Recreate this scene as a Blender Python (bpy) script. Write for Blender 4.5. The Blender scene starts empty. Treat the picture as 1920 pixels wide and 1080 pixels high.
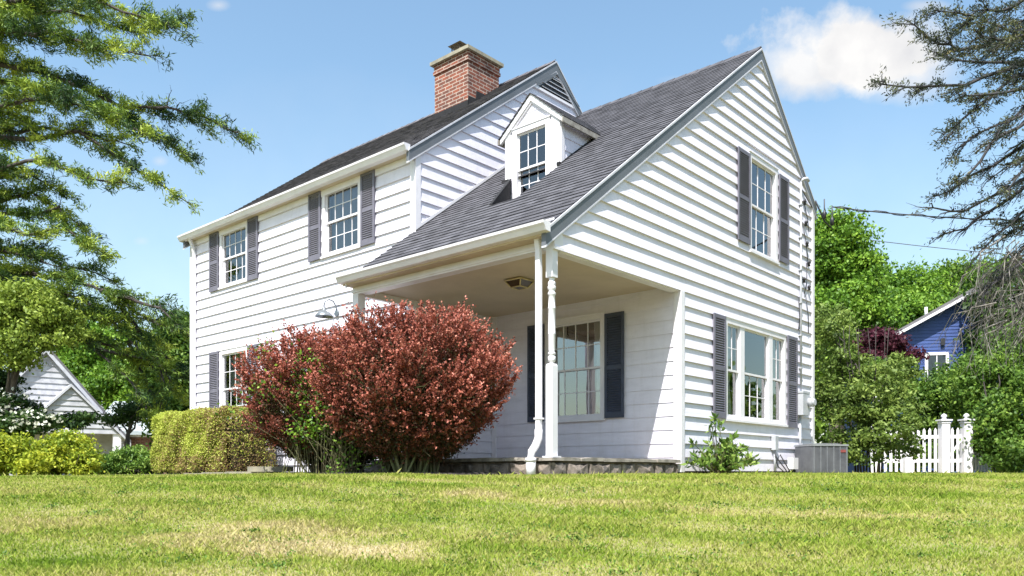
import bpy, math, random
import numpy as np
from mathutils import Vector, Matrix
R = math.radians
random.seed(7); RNG = np.random.default_rng(11)
SC = bpy.context.scene; COL = SC.collection

# ------------------------------------------------------------------ camera, sky, sun, exposure
F_PX, CX, HY = 1505.0, 960.0, 885.0          # focal length and horizon of the photograph (1920 px wide)
cam = bpy.data.cameras.new('camera'); camo = bpy.data.objects.new('camera', cam); COL.objects.link(camo)
camo.location = (0, 0, 0); camo.rotation_euler = (R(90), 0, 0)
cam.sensor_width = 36; cam.lens = 36*F_PX/1920; cam.shift_y = (HY-540)/1920
cam.clip_start = .1; cam.clip_end = 3000
SC.camera = camo
SC.view_settings.view_transform = 'Standard'; SC.view_settings.look = 'None'
SC.view_settings.exposure = 1.1; SC.view_settings.gamma = 1

UA = np.array([1340, F_PX, 0])/np.hypot(1340, F_PX)     # house axes in the world
VA = np.array([-1690, F_PX, 0])/np.hypot(1690, F_PX)
O = np.array([(1037-960)/F_PX*9.4, 9.4, 0])
sdir = .60*UA + .235*VA + np.array([0, 0, -1.0])          # the way the sunlight travels
SUN_EL = math.atan2(1, math.hypot(sdir[0], sdir[1])); SUN_AZ = math.atan2(-sdir[0], -sdir[1])
sl = bpy.data.lights.new('sun', 'SUN'); sl.energy = 4.7; sl.angle = R(.5); sl.color = (1, .97, .92)
slo = bpy.data.objects.new('sun', sl); COL.objects.link(slo)
slo.rotation_euler = Vector(sdir).to_track_quat('-Z', 'Y').to_euler()

W = bpy.data.worlds.new('World'); SC.world = W; W.use_nodes = True
nt = W.node_tree; nt.nodes.clear()
def N(nt, t, **kw):
    n = nt.nodes.new(t)
    for k, v in kw.items():
        if k[0] == 'i' and k[1:].isdigit(): n.inputs[int(k[1:])].default_value = v
        else: setattr(n, k, v)
    return n
def math_n(nt, op, a, b=None, c=None, clamp=False):
    n = nt.nodes.new('ShaderNodeMath'); n.operation = op; n.use_clamp = clamp
    for i, x in enumerate((a, b, c)):
        if x is None: continue
        if isinstance(x, (int, float)): n.inputs[i].default_value = x
        else: nt.links.new(x, n.inputs[i])
    return n.outputs[0]
L = nt.links.new
sky = N(nt, 'ShaderNodeTexSky', sky_type='NISHITA', sun_disc=False, sun_elevation=SUN_EL, sun_rotation=SUN_AZ,
        air_density=1.25, dust_density=1.6, ozone_density=1.6)
geo = N(nt, 'ShaderNodeTexCoord')
sep = N(nt, 'ShaderNodeSeparateXYZ'); L(geo.outputs['Generated'], sep.inputs[0])
yy = math_n(nt, 'MAXIMUM', sep.outputs[1], .02)
U_ = math_n(nt, 'DIVIDE', sep.outputs[0], yy); V_ = math_n(nt, 'DIVIDE', sep.outputs[2], yy)
noi = N(nt, 'ShaderNodeTexNoise'); noi.inputs['Scale'].default_value = 10; noi.inputs['Detail'].default_value = 9; noi.inputs['Roughness'].default_value = .6
L(geo.outputs['Generated'], noi.inputs['Vector'])
def cloud(px, py, rx, ry, k, soft, dens, flat=1.0):
    u0, v0 = (px-CX)/F_PX, (HY-py)/F_PX
    du = math_n(nt, 'DIVIDE', math_n(nt, 'SUBTRACT', U_, u0), rx/F_PX)
    dv = math_n(nt, 'DIVIDE', math_n(nt, 'SUBTRACT', V_, v0), ry/F_PX)
    dvn = math_n(nt, 'MULTIPLY', math_n(nt, 'MINIMUM', dv, 0), flat)      # flatter underside
    dv2 = math_n(nt, 'ADD', math_n(nt, 'MAXIMUM', dv, 0), dvn)
    d = math_n(nt, 'SQRT', math_n(nt, 'ADD', math_n(nt, 'MULTIPLY', du, du), math_n(nt, 'MULTIPLY', dv2, dv2)))
    nn = math_n(nt, 'MULTIPLY', math_n(nt, 'SUBTRACT', noi.outputs[0], .5), k)
    x = math_n(nt, 'SUBTRACT', math_n(nt, 'ADD', 1, nn), d)
    return math_n(nt, 'MULTIPLY', math_n(nt, 'DIVIDE', x, soft, clamp=True), dens)
def ramp_w(fac):
    r = nt.nodes.new('ShaderNodeValToRGB'); e = r.color_ramp.elements
    e[0].position = .34; e[0].color = (2.7, 2.68, 2.72, 1); e[1].position = .6; e[1].color = (3.45, 3.38, 3.3, 1)
    nt.links.new(fac, r.inputs[0]); return r.outputs[0]
cl = cloud(1590, 112, 190, 112, 1.9, .38, .96, 1.5)
for a in ((1510, 130, 110, 80, 1.4, .5, .9), (1700, 135, 130, 75, 1.6, .8, .7), (1735, 12, 50, 15, 1.2, .8, .5), (410, 10, 26, 14, 1, 1, .5),
          (300, 302, 22, 14, 1, 1, .42), (265, 452, 30, 16, 1, 1, .35), (1290, 150, 70, 12, 1.5, 1.2, .25), (1250, 520, 900, 40, 2, 2.5, .25), (900, 760, 3000, 640, .4, 1.1, .30)):
    cl = math_n(nt, 'MAXIMUM', cl, cloud(*a))
front = math_n(nt, 'GREATER_THAN', sep.outputs[1], .05)
cl = math_n(nt, 'MULTIPLY', cl, front)
hsv = N(nt, 'ShaderNodeMix', data_type='RGBA', blend_type='MULTIPLY'); hsv.inputs[0].default_value = 1; hsv.inputs[7].default_value = (.76, .83, .80, 1)
L(sky.outputs[0], hsv.inputs[6])
mx = N(nt, 'ShaderNodeMix', data_type='RGBA'); L(cl, mx.inputs[0]); L(hsv.outputs[2], mx.inputs[6])
no2 = N(nt, 'ShaderNodeTexNoise'); no2.inputs['Scale'].default_value = 16; no2.inputs['Detail'].default_value = 6; L(geo.outputs['Generated'], no2.inputs['Vector'])
L(ramp_w(no2.outputs[0]), mx.inputs[7])
bg = N(nt, 'ShaderNodeBackground'); bg.inputs[1].default_value = .14; L(mx.outputs[2], bg.inputs[0])
ow = N(nt, 'ShaderNodeOutputWorld'); L(bg.outputs[0], ow.inputs[0])

# ------------------------------------------------------------------ helpers
def tag(o, label=None, cat=None, group=None, kind=None):
    for k, v in (('label', label), ('category', cat), ('group', group), ('kind', kind)):
        if v: o[k] = v
    return o
def empty(name, loc=(0, 0, 0), rz=0, parent=None):
    o = bpy.data.objects.new(name, None); COL.objects.link(o); o.location = loc; o.rotation_euler = (0, 0, rz)
    o.empty_display_size = .2
    if parent: o.parent = parent
    return o
def ground_z(x, y):
    x = np.asarray(x, float); y = np.asarray(y, float)
    t = np.maximum(9.3-y, 0)
    s = np.where(t < 1.4, .151*t*t/2.8, .151*(t-.7))
    s = s*np.where(t > 12, 1, 1) - .151*np.maximum(t-14, 0)
    side = .009*np.clip(-x-2.8, 0, 14)+.010*np.sin(x*1.15+.6)*np.clip((11-y)/3, 0, 1)
    bump = .012*np.sin(x*.9+y*.35)*np.clip((t-.3)/2, 0, 1) + .010*np.sin(x*.37-y*1.3+1)*np.clip((t-.3)/2, 0, 1)
    return -.052 - s - side + bump
def at(px, py, Y):
    return np.array([(px-CX)/F_PX*Y, Y, (HY-py)/F_PX*Y])
def gat(px, Y, dz=0):
    x = (px-CX)/F_PX*Y
    return np.array([x, Y, float(ground_z(x, Y))+dz])

class MB:
    def __init__(s): s.v = []; s.f = []; s.m = []; s.sm = []; s.mi = 0
    def face(s, pts, mi=None, smooth=False):
        k = len(s.v); s.v += [tuple(p) for p in pts]; s.f.append(tuple(range(k, k+len(pts)))); s.m.append(s.mi if mi is None else mi); s.sm.append(smooth)
    def grid(s, rings, closed=True, smooth=True, cap=False, mi=None):
        k = len(s.v); n = len(rings[0]); mi = s.mi if mi is None else mi
        for r in rings: s.v += [tuple(p) for p in r]
        for i in range(len(rings)-1):
            for j in range(n if closed else n-1):
                a = k+i*n+j; b = k+i*n+(j+1) % n
                s.f.append((a, b, b+n, a+n)); s.m.append(mi); s.sm.append(smooth)
        if cap:
            s.f.append(tuple(range(k+n-1, k-1, -1))); s.m.append(mi); s.sm.append(False)
            e = k+(len(rings)-1)*n; s.f.append(tuple(range(e, e+n))); s.m.append(mi); s.sm.append(False)
    def box(s, lo, hi, P=None, mi=None):
        P = P or (lambda a, b, c: (a, b, c))
        c = [P(x, y, z) for z in (lo[2], hi[2]) for y in (lo[1], hi[1]) for x in (lo[0], hi[0])]
        k = len(s.v); s.v += [tuple(p) for p in c]; mi = s.mi if mi is None else mi
        for f in ((0, 2, 3, 1), (4, 5, 7, 6), (0, 1, 5, 4), (2, 6, 7, 3), (0, 4, 6, 2), (1, 3, 7, 5)):
            s.f.append(tuple(k+i for i in f)); s.m.append(mi); s.sm.append(False)
    def hexa(s, c, mi=None):     # 8 corners in box order
        k = len(s.v); s.v += [tuple(p) for p in c]; mi = s.mi if mi is None else mi
        for f in ((0, 2, 3, 1), (4, 5, 7, 6), (0, 1, 5, 4), (2, 6, 7, 3), (0, 4, 6, 2), (1, 3, 7, 5)):
            s.f.append(tuple(k+i for i in f)); s.m.append(mi); s.sm.append(False)
    def prism(s, poly, ext, P=None, mi=None):   # poly: (h,z) list, ext: (d0,d1), P(h,z,d)
        P = P or (lambda a, b, c: (a, b, c))
        n = len(poly); k = len(s.v); mi = s.mi if mi is None else mi
        for d in ext: s.v += [tuple(P(h, z, d)) for h, z in poly]
        s.f.append(tuple(range(k, k+n))); s.f.append(tuple(range(k+2*n-1, k+n-1, -1)))
        for i in range(n): s.f.append((k+i, k+n+i, k+n+(i+1) % n, k+(i+1) % n))
        s.m += [mi]*(n+2); s.sm += [False]*(n+2)
    def tube(s, pts, rad, n=6, cap=True, mi=None):
        pts = [np.array(p, float) for p in pts]
        rad = rad if hasattr(rad, '__len__') else [rad]*len(pts)
        rings = []; up = np.array([.13, .21, .97])
        for i, p in enumerate(pts):
            d = pts[min(i+1, len(pts)-1)]-pts[max(i-1, 0)]; d = d/(np.linalg.norm(d)+1e-9)
            a = np.cross(d, up); 
            if np.linalg.norm(a) < .05: a = np.cross(d, (1, .1, 0))
            a /= np.linalg.norm(a); b = np.cross(d, a)
            rings.append([p+rad[i]*(math.cos(2*math.pi*j/n)*a+math.sin(2*math.pi*j/n)*b) for j in range(n)])
        s.grid(rings, cap=cap, mi=mi)
    def lathe(s, c, prof, n=16, cap=True, mi=None):    # prof: (r,z)
        s.grid([[(c[0]+r*math.cos(2*math.pi*j/n), c[1]+r*math.sin(2*math.pi*j/n), c[2]+z) for j in range(n)] for r, z in prof], cap=cap, mi=mi)
    def build(s, name, mats, parent=None):
        me = bpy.data.meshes.new(name); me.from_pydata(s.v, [], s.f)
        if not isinstance(mats, (list, tuple)): mats = [mats]
        for m in mats: me.materials.append(m)
        me.polygons.foreach_set('material_index', s.m); me.polygons.foreach_set('use_smooth', s.sm); me.update()
        o = bpy.data.objects.new(name, me); COL.objects.link(o)
        if parent: o.parent = parent
        return o

def np_mesh(name, verts, faces, mat, parent=None, var=None, smooth=False):
    """verts (N,3), faces (M,k) arrays, one attribute value per face"""
    me = bpy.data.meshes.new(name); M, k = faces.shape
    me.vertices.add(len(verts)); me.vertices.foreach_set('co', verts.astype(np.float32).ravel())
    me.loops.add(M*k); me.loops.foreach_set('vertex_index', faces.astype(np.int32).ravel())
    me.polygons.add(M); me.polygons.foreach_set('loop_start', np.arange(0, M*k, k, dtype=np.int32))
    me.update(calc_edges=True)
    if var is not None:
        at_ = me.attributes.new('v', 'FLOAT', 'FACE'); at_.data.foreach_set('value', var.astype(np.float32))
    for m in (mat if isinstance(mat, list) else [mat]): me.materials.append(m)
    o = bpy.data.objects.new(name, me); COL.objects.link(o)
    if parent: o.parent = parent
    return o

# ------------------------------------------------------------------ materials
def new_mat(name):
    m = bpy.data.materials.new(name); m.use_nodes = True; t = m.node_tree; t.nodes.clear()
    o = t.nodes.new('ShaderNodeOutputMaterial'); b = t.nodes.new('ShaderNodeBsdfPrincipled'); t.links.new(b.outputs[0], o.inputs[0])
    return m, t, b, o
def ramp(t, fac, cols, interp='LINEAR'):
    r = t.nodes.new('ShaderNodeValToRGB'); r.color_ramp.interpolation = interp; e = r.color_ramp.elements
    while len(e) < len(cols): e.new(.5)
    for i, (p, c) in enumerate(cols): e[i].position = p; e[i].color = (*c, 1)
    t.links.new(fac, r.inputs[0]); return r.outputs[0]
def noise(t, scale, detail=4, rough=.55, vec=None, coord='Object', stretch=None):
    n = t.nodes.new('ShaderNodeTexNoise'); n.inputs['Scale'].default_value = scale; n.inputs['Detail'].default_value = detail; n.inputs['Roughness'].default_value = rough
    if vec is None:
        tc = t.nodes.new('ShaderNodeTexCoord'); vec = tc.outputs[coord]
    if stretch:
        mp = t.nodes.new('ShaderNodeMapping'); mp.inputs['Scale'].default_value = stretch; t.links.new(vec, mp.inputs[0]); vec = mp.outputs[0]
    t.links.new(vec, n.inputs['Vector']); return n.outputs[0]
def bump(t, b, h, strength=.3, dist=.01):
    n = t.nodes.new('ShaderNodeBump'); n.inputs['Strength'].default_value = strength; n.inputs['Distance'].default_value = dist
    t.links.new(h, n.inputs['Height']); t.links.new(n.outputs[0], b.inputs['Normal'])
def plain(name, c0, c1=None, scale=6, rough=.6, stretch=None, metal=0, bmp=0, bscale=60):
    m, t, b, o = new_mat(name); c1 = c1 or tuple(x*.82 for x in c0)
    f = noise(t, scale, 6, .6, stretch=stretch)
    t.links.new(ramp(t, f, [(.35, c1), (.6, c0)]), b.inputs['Base Color'])
    b.inputs['Roughness'].default_value = rough; b.inputs['Metallic'].default_value = metal
    if bmp: bump(t, b, noise(t, bscale, 4), bmp, .004)
    return m
def mat_siding():
    m, t, b, o = new_mat('white_siding_paint')
    c = ramp(t, noise(t, 2.2, 6, .6, stretch=(1, 1, 5)), [(.35, (.64, .615, .70)), (.6, (.70, .675, .765))])
    drip = ramp(t, noise(t, 5, 6, .7, stretch=(1.6, 1.6, .22)), [(.36, (.80, .79, .76)), (.50, (1, 1, 1))])
    spot = ramp(t, noise(t, 26, 3, .6), [(.27, (.72, .70, .68)), (.33, (1, 1, 1))])
    tc = t.nodes.new('ShaderNodeTexCoord'); sp = t.nodes.new('ShaderNodeSeparateXYZ'); t.links.new(tc.outputs['Object'], sp.inputs[0])
    zz = math_n(t, 'ADD', sp.outputs[2], math_n(t, 'MULTIPLY', noise(t, 6, 4), .7))
    splash = ramp(t, zz, [(.35, (.78, .76, .70)), (.75, (1, 1, 1))])
    for x, amt in ((drip, .28), (spot, .35), (splash, .6)):
        mm = t.nodes.new('ShaderNodeMix'); mm.data_type = 'RGBA'; mm.blend_type = 'MULTIPLY'; mm.inputs[0].default_value = amt; t.links.new(c, mm.inputs[6]); t.links.new(x, mm.inputs[7]); c = mm.outputs[2]
    t.links.new(c, b.inputs['Base Color']); b.inputs['Roughness'].default_value = .55
    bump(t, b, noise(t, 9, 3, stretch=(1, 1, .5)), .35, .012); return m
MSID = mat_siding()
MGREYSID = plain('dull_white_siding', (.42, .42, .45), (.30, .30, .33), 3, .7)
MTRIM = plain('white_trim_paint', (.71, .685, .73), (.64, .62, .655), 3, .5)
MRAKE = plain('slate_rake_paint', (.12, .13, .15), (.10, .11, .125), 2, .55)
MSHUT = plain('grey_shutter_paint', (.135, .13, .165), (.11, .105, .135), 5, .6)
MSHUTD = plain('shaded_shutter_navy', (.045, .055, .09), (.035, .042, .065), 5, .55)  # shutter colour darkened to navy, the porch shade painted in
MCEIL = plain('porch_ceiling_paint', (.55, .46, .35), (.48, .40, .30), 1.5, .7)
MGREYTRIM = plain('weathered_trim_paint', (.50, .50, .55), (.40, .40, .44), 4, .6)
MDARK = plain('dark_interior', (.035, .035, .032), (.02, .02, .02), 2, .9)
MSHADE = plain('grey_window_shade', (.17, .17, .21), (.14, .14, .17), 3, .8)
MCURT = plain('curtain_cloth', (.62, .62, .60), (.5, .5, .48), 9, .9, (8, 8, 1))
MGALV = plain('galvanized_metal', (.22, .24, .26), (.15, .17, .18), 12, .4, metal=.6)
MBLACK = plain('black_metal', (.03, .03, .035), None, 6, .45, metal=.3)
MFLASH = plain('dark_flashing', (.013, .013, .016), (.008, .008, .01), 6, .95)
MACM = plain('grey_unit_metal', (.15, .155, .17), (.10, .105, .12), 5, .5, metal=.2)
MPVC = plain('meter_box_paint', (.42, .43, .46), (.36, .37, .40), 5, .5)
MBARK = plain('grey_bark', (.12, .095, .075), (.05, .04, .032), 8, .9, (1, 1, .3), bmp=.6, bscale=14)
MDEADW = plain('pale_dead_twig', (.22, .20, .18), (.10, .09, .08), 8, .9)
MTWIG = plain('dark_twig_bark', (.055, .045, .042), (.03, .025, .024), 8, .9)
MTWIGD = plain('black_twig_bark', (.045, .042, .045), (.02, .02, .022), 8, .9)
MSTEM = plain('mossy_stem_bark', (.13, .14, .055), (.10, .075, .045), 9, .85)
MCAP = plain('concrete_cap', (.30, .27, .20), (.19, .175, .14), 5, .85, bmp=.4)

def mat_glass(tint=(.9, .95, .95), refl=1.6, add=.05):
    m, t, b, o = new_mat('window_glass'); t.nodes.remove(b)
    fr = t.nodes.new('ShaderNodeFresnel'); fr.inputs[0].default_value = 1.5
    f = math_n(t, 'MULTIPLY_ADD', fr.outputs[0], refl, add, clamp=True)
    g = t.nodes.new('ShaderNodeBsdfGlossy'); g.inputs['Roughness'].default_value = .012
    tr = t.nodes.new('ShaderNodeBsdfTransparent'); tr.inputs[0].default_value = (*tint, 1)
    bp = t.nodes.new('ShaderNodeBump'); bp.inputs['Strength'].default_value = .12; bp.inputs['Distance'].default_value = .01
    t.links.new(noise(t, 1.7, 1), bp.inputs['Height']); t.links.new(bp.outputs[0], g.inputs['Normal'])
    mxs = t.nodes.new('ShaderNodeMixShader'); t.links.new(f, mxs.inputs[0]); t.links.new(tr.outputs[0], mxs.inputs[1]); t.links.new(g.outputs[0], mxs.inputs[2])
    t.links.new(mxs.outputs[0], o.inputs[0]); return m
MGLASS = mat_glass(refl=1.9, add=.08); MGLASSP = mat_glass(refl=2.4, add=.22)
MSCREEN = plain('insect_screen', (.10, .10, .125), (.08, .08, .10), 200, .8)

def mat_shingle(name='roof_shingle', g=(.84, .85, .92)):
    m, t, b, o = new_mat(name)
    tc = t.nodes.new('ShaderNodeTexCoord'); sp = t.nodes.new('ShaderNodeSeparateXYZ'); t.links.new(tc.outputs['Object'], sp.inputs[0])
    cb = t.nodes.new('ShaderNodeCombineXYZ'); t.links.new(sp.outputs[1], cb.inputs[0])
    t.links.new(math_n(t, 'MULTIPLY', sp.outputs[0], 1.252), cb.inputs[1])
    br = t.nodes.new('ShaderNodeTexBrick'); t.links.new(cb.outputs[0], br.inputs['Vector'])
    for k, v in (('Scale', 1), ('Brick Width', .16), ('Row Height', .14), ('Mortar Size', .003), ('Bias', -.1)): br.inputs[k].default_value = v
    br.offset = .37; br.inputs['Color1'].default_value = (.03, .028, .032, 1); br.inputs['Color2'].default_value = (.15, .145, .155, 1); br.inputs['Mortar'].default_value = (.03, .03, .03, 1)
    n1 = noise(t, 3.5, 8, .7, vec=cb.outputs[0], stretch=(1.2, 4.5, 1)); n2 = noise(t, 120, 2)
    mxn = t.nodes.new('ShaderNodeMix'); mxn.data_type = 'RGBA'; mxn.blend_type = 'MIX'; mxn.inputs[0].default_value = .5
    t.links.new(br.outputs[0], mxn.inputs[6]); t.links.new(ramp(t, n1, [(.3, (.03, .029, .033)), (.5, (.08, .077, .083)), (.70, (.19, .18, .19))]), mxn.inputs[7])
    m2 = t.nodes.new('ShaderNodeMix'); m2.data_type = 'RGBA'; m2.blend_type = 'MULTIPLY'; m2.inputs[0].default_value = .5
    t.links.new(mxn.outputs[2], m2.inputs[6]); t.links.new(ramp(t, n2, [(.3, (.55, .55, .55)), (.7, (1.3, 1.3, 1.3))]), m2.inputs[7])
    m3 = t.nodes.new('ShaderNodeMix'); m3.data_type = 'RGBA'; m3.blend_type = 'MULTIPLY'; m3.inputs[0].default_value = 1; m3.inputs[7].default_value = (*g, 1); t.links.new(m2.outputs[2], m3.inputs[6])
    t.links.new(m3.outputs[2], b.inputs['Base Color']); b.inputs['Roughness'].default_value = .93
    bump(t, b, n2, .5, .006); return m
MSHIN = mat_shingle()

def mat_brick(name='red_brick', c1=(.22, .065, .038), c2=(.10, .042, .032), mortar=(.36, .31, .28), bw=.20, rh=.068):
    m, t, b, o = new_mat(name)
    tc = t.nodes.new('ShaderNodeTexCoord'); sp = t.nodes.new('ShaderNodeSeparateXYZ'); t.links.new(tc.outputs['Object'], sp.inputs[0])
    cb = t.nodes.new('ShaderNodeCombineXYZ'); t.links.new(math_n(t, 'ADD', sp.outputs[0], sp.outputs[1]), cb.inputs[0]); t.links.new(sp.outputs[2], cb.inputs[1])
    br = t.nodes.new('ShaderNodeTexBrick'); t.links.new(cb.outputs[0], br.inputs['Vector'])
    for k, v in (('Scale', 1), ('Brick Width', bw), ('Row Height', rh), ('Mortar Size', .008), ('Bias', 0), ('Mortar Smooth', .2)): br.inputs[k].default_value = v
    br.inputs['Color1'].default_value = (*c1, 1); br.inputs['Color2'].default_value = (*c2, 1); br.inputs['Mortar'].default_value = (*mortar, 1)
    m2 = t.nodes.new('ShaderNodeMix'); m2.data_type = 'RGBA'; m2.blend_type = 'MULTIPLY'; m2.inputs[0].default_value = .8
    t.links.new(br.outputs[0], m2.inputs[6]); t.links.new(ramp(t, noise(t, 7, 5), [(.3, (.6, .55, .55)), (.7, (1.35, 1.3, 1.2))]), m2.inputs[7])
    t.links.new(m2.outputs[2], b.inputs['Base Color']); b.inputs['Roughness'].default_value = .9
    bump(t, b, br.outputs['Fac'], -.6, .01); return m
MBRICK = mat_brick()

def mat_leaf(name, cols, transl=.35, rough=.55, nscale=1.3, namp=.5):
    """colour by leaf (attribute v) and by patches through the crown"""
    m, t, b, o = new_mat(name)
    a = t.nodes.new('ShaderNodeAttribute'); a.attribute_name = 'v'
    n = noise(t, nscale, 3)
    f = math_n(t, 'ADD', a.outputs['Fac'], math_n(t, 'MULTIPLY', math_n(t, 'SUBTRACT', n, .5), namp), clamp=True)
    c = ramp(t, f, cols)
    t.links.new(c, b.inputs['Base Color']); b.inputs['Roughness'].default_value = rough; b.inputs['Specular IOR Level'].default_value = .3
    tr = t.nodes.new('ShaderNodeBsdfTranslucent'); t.links.new(c, tr.inputs[0])
    mxs = t.nodes.new('ShaderNodeMixShader'); mxs.inputs[0].default_value = transl
    t.links.new(b.outputs[0], mxs.inputs[1]); t.links.new(tr.outputs[0], mxs.inputs[2]); t.links.new(mxs.outputs[0], o.inputs[0])
    return m
ML_BRIGHT = mat_leaf('bright_green_leaf', [(0, (.03, .085, .010)), (.5, (.12, .24, .02)), (1, (.29, .44, .05))])
ML_PLANT = mat_leaf('plant_leaf', [(0, (.05, .10, .015)), (.5, (.12, .21, .03)), (1, (.28, .38, .08))], .3)
ML_MID = mat_leaf('mid_green_leaf', [(0, (.03, .075, .012)), (.5, (.10, .19, .025)), (1, (.25, .36, .055))])
ML_OLIVE = mat_leaf('olive_green_leaf', [(0, (.05, .085, .02)), (.5, (.13, .20, .035)), (1, (.30, .38, .09))])
ML_DARK = mat_leaf('dark_green_leaf', [(0, (.015, .04, .012)), (.5, (.04, .085, .018)), (1, (.10, .17, .03))])
ML_PINE = mat_leaf('pine_needles', [(0, (.015, .042, .018)), (.32, (.055, .11, .022)), (.56, (.17, .25, .03)), (.8, (.33, .41, .05)), (1, (.43, .49, .08))], .22, nscale=.55, namp=1.1)
ML_LIGHT = mat_leaf('light_green_leaf', [(0, (.08, .13, .02)), (.5, (.22, .30, .04)), (1, (.40, .47, .09))])
ML_YEL = mat_leaf('yellow_green_leaf', [(0, (.08, .15, .015)), (.4, (.26, .33, .025)), (1, (.55, .55, .05))])
ML_HEDGE = mat_leaf('hedge_leaf', [(0, (.20, .12, .06)), (.28, (.36, .26, .11)), (.46, (.38, .42, .07)), (1, (.55, .62, .11))], nscale=1.1, namp=1.0)
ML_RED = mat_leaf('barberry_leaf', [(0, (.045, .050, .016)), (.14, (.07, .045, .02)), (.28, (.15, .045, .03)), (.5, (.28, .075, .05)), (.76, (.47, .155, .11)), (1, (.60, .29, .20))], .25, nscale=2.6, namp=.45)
ML_PURPLE = mat_leaf('purple_leaf', [(0, (.03, .008, .014)), (1, (.12, .025, .045))])
ML_OLIVT = mat_leaf('spruce_tuft', [(0, (.018, .030, .028)), (.5, (.05, .065, .04)), (.85, (.13, .14, .05)), (1, (.22, .18, .08))])
ML_WHITE = mat_leaf('dogwood_bract', [(0, (.55, .58, .45)), (1, (.75, .75, .68))])
ML_BLUE = mat_leaf('blue_needles', [(0, (.10, .15, .15)), (1, (.30, .37, .38))])

# ------------------------------------------------------------------ leaves
def unit(a): return a/(np.linalg.norm(a, axis=-1, keepdims=True)+1e-9)
def leaf_quads(C, Ls, Wd, T=None, up=.5, fold=0):
    n = len(C)
    nr = unit(RNG.normal(size=(n, 3))+(up if isinstance(up, np.ndarray) else np.array([0, 0, up])))
    T = unit(RNG.normal(size=(n, 3))) if T is None else unit(T+RNG.normal(size=(n, 3))*.35)
    B = unit(np.cross(nr, T)); 
    Ls = np.broadcast_to(Ls, (n,))[:, None]; Wd = np.broadcast_to(Wd, (n,))[:, None]
    V = np.stack([C-T*Ls/2, C+B*Wd/2+T*Ls*.05, C+T*Ls/2, C-B*Wd/2+T*Ls*.05], 1).reshape(-1, 3)
    return V, np.arange(4*n).reshape(n, 4)
def leaves(name, C, L_, W_, mat, parent, up=.5, T=None, v=None):
    V, Fc = leaf_quads(C, L_, W_, T, up)
    if v is None: v = RNG.random(len(C))
    return np_mesh(name, V, Fc, mat, parent, var=v)

def crown_points(blobs, n_cl, per, rc, flat=.6, inner=.62):
    """leaf centres in clumps on the shells of blobs [(centre, (rx,ry,rz))]; also a value per clump"""
    out = []; val = []; nrm = []
    vol = np.array([r[0]*r[2]+r[1]*r[2] for c, r in blobs]); share = vol/vol.sum()
    for (c, r), s in zip(blobs, share):
        k = max(3, int(n_cl*s)); d = unit(RNG.normal(size=(k, 3)))
        rr = inner+(1.04-inner)*RNG.random((k, 1))**.6
        cc = np.array(c)+d*rr*np.array(r)
        q = unit(RNG.normal(size=(k, per, 3))); lump = 1+.28*np.sin(q[..., :1]*5+q[..., 2:]*4+RNG.random((k, 1, 1))*6)
        p = q*(RNG.random((k, per, 1))**.42)*lump*.86*rc*np.array([1, 1, max(flat, .55)])*(.55+.75*RNG.random((k, 1, 1)))
        nrm.append((q*1.15+d[:, None, :]*.35+np.array([0, 0, .45])).reshape(-1, 3))
        out.append((cc[:, None, :]+p).reshape(-1, 3))
        val.append((np.repeat(RNG.random(k)*.55, per)+RNG.random(k*per)*.45))
    return np.concatenate(out), np.concatenate(val), np.concatenate(nrm)
def pxblobs(lst):   # (px, py, Y, rpx, rpy) -> centre, radii in metres
    res = []
    for px, py, Y, rx, ry in lst:
        m = Y/F_PX; res.append((at(px, py, Y), (rx*m, rx*m*.9, ry*m)))
    return res
def wiggle(p0, p1, n=5, amp=.1, sag=0):
    p0 = np.array(p0, float); p1 = np.array(p1, float); L_ = np.linalg.norm(p1-p0)
    pts = [p0+(p1-p0)*i/n + (RNG.normal(size=3)*amp*L_/n if 0 < i < n else 0) for i in range(n+1)]
    for i, p in enumerate(pts): p[2] += sag*math.sin(math.pi*i/n)
    return pts
def tree(name, label, cat, base, blobs, lmat, n_cl=260, per=40, rc=.5, leaf=(.14, .09), trunk_r=.16, bark=None, group=None, limbs=10, up=.5, flat=.6, inner=.62, multi=1, crown='crown'):
    base = np.array(base, float); root = empty(name, base)
    tag(root, label, cat, group)
    bl = [(np.array(c)-base, r) for c, r in blobs]
    P, v, nq = crown_points(bl, n_cl, per, rc, flat, inner)
    P[:, 2] = np.maximum(P[:, 2], .06)
    leaves(crown, P, leaf[0]*(.7+.6*RNG.random(len(P))), leaf[1], lmat, root, nq, v=v)
    mb = MB(); cs = np.mean([c for c, r in bl], 0); top = max(c[2] for c, r in bl)
    for q in range(multi):
        off = np.array([random.uniform(-.3, .3), random.uniform(-.2, .2), 0])*(multi > 1)*1.0
        tp = np.array([cs[0], cs[1], top*.9])+off*2
        pts = wiggle(off, tp, 6, .08); pts[0][2] = -.15
        mb.tube(pts, [trunk_r*(1.25-.95*i/6)/(multi**.5) for i in range(7)], 8)
        for c, r in random.sample(bl, min(len(bl), max(2, limbs//multi))):
            k = min(5, max(1, int(6*np.clip((c[2]-r[2]*.6)/max(top, .1), .15, .8))))
            mb.tube(wiggle(pts[k], c+np.array([0, 0, r[2]*.2]), 4, .1), [trunk_r*.4, trunk_r*.32, trunk_r*.22, trunk_r*.15, trunk_r*.06], 5)
    mb.build('trunk', bark or MBARK, root)
    return root

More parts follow.
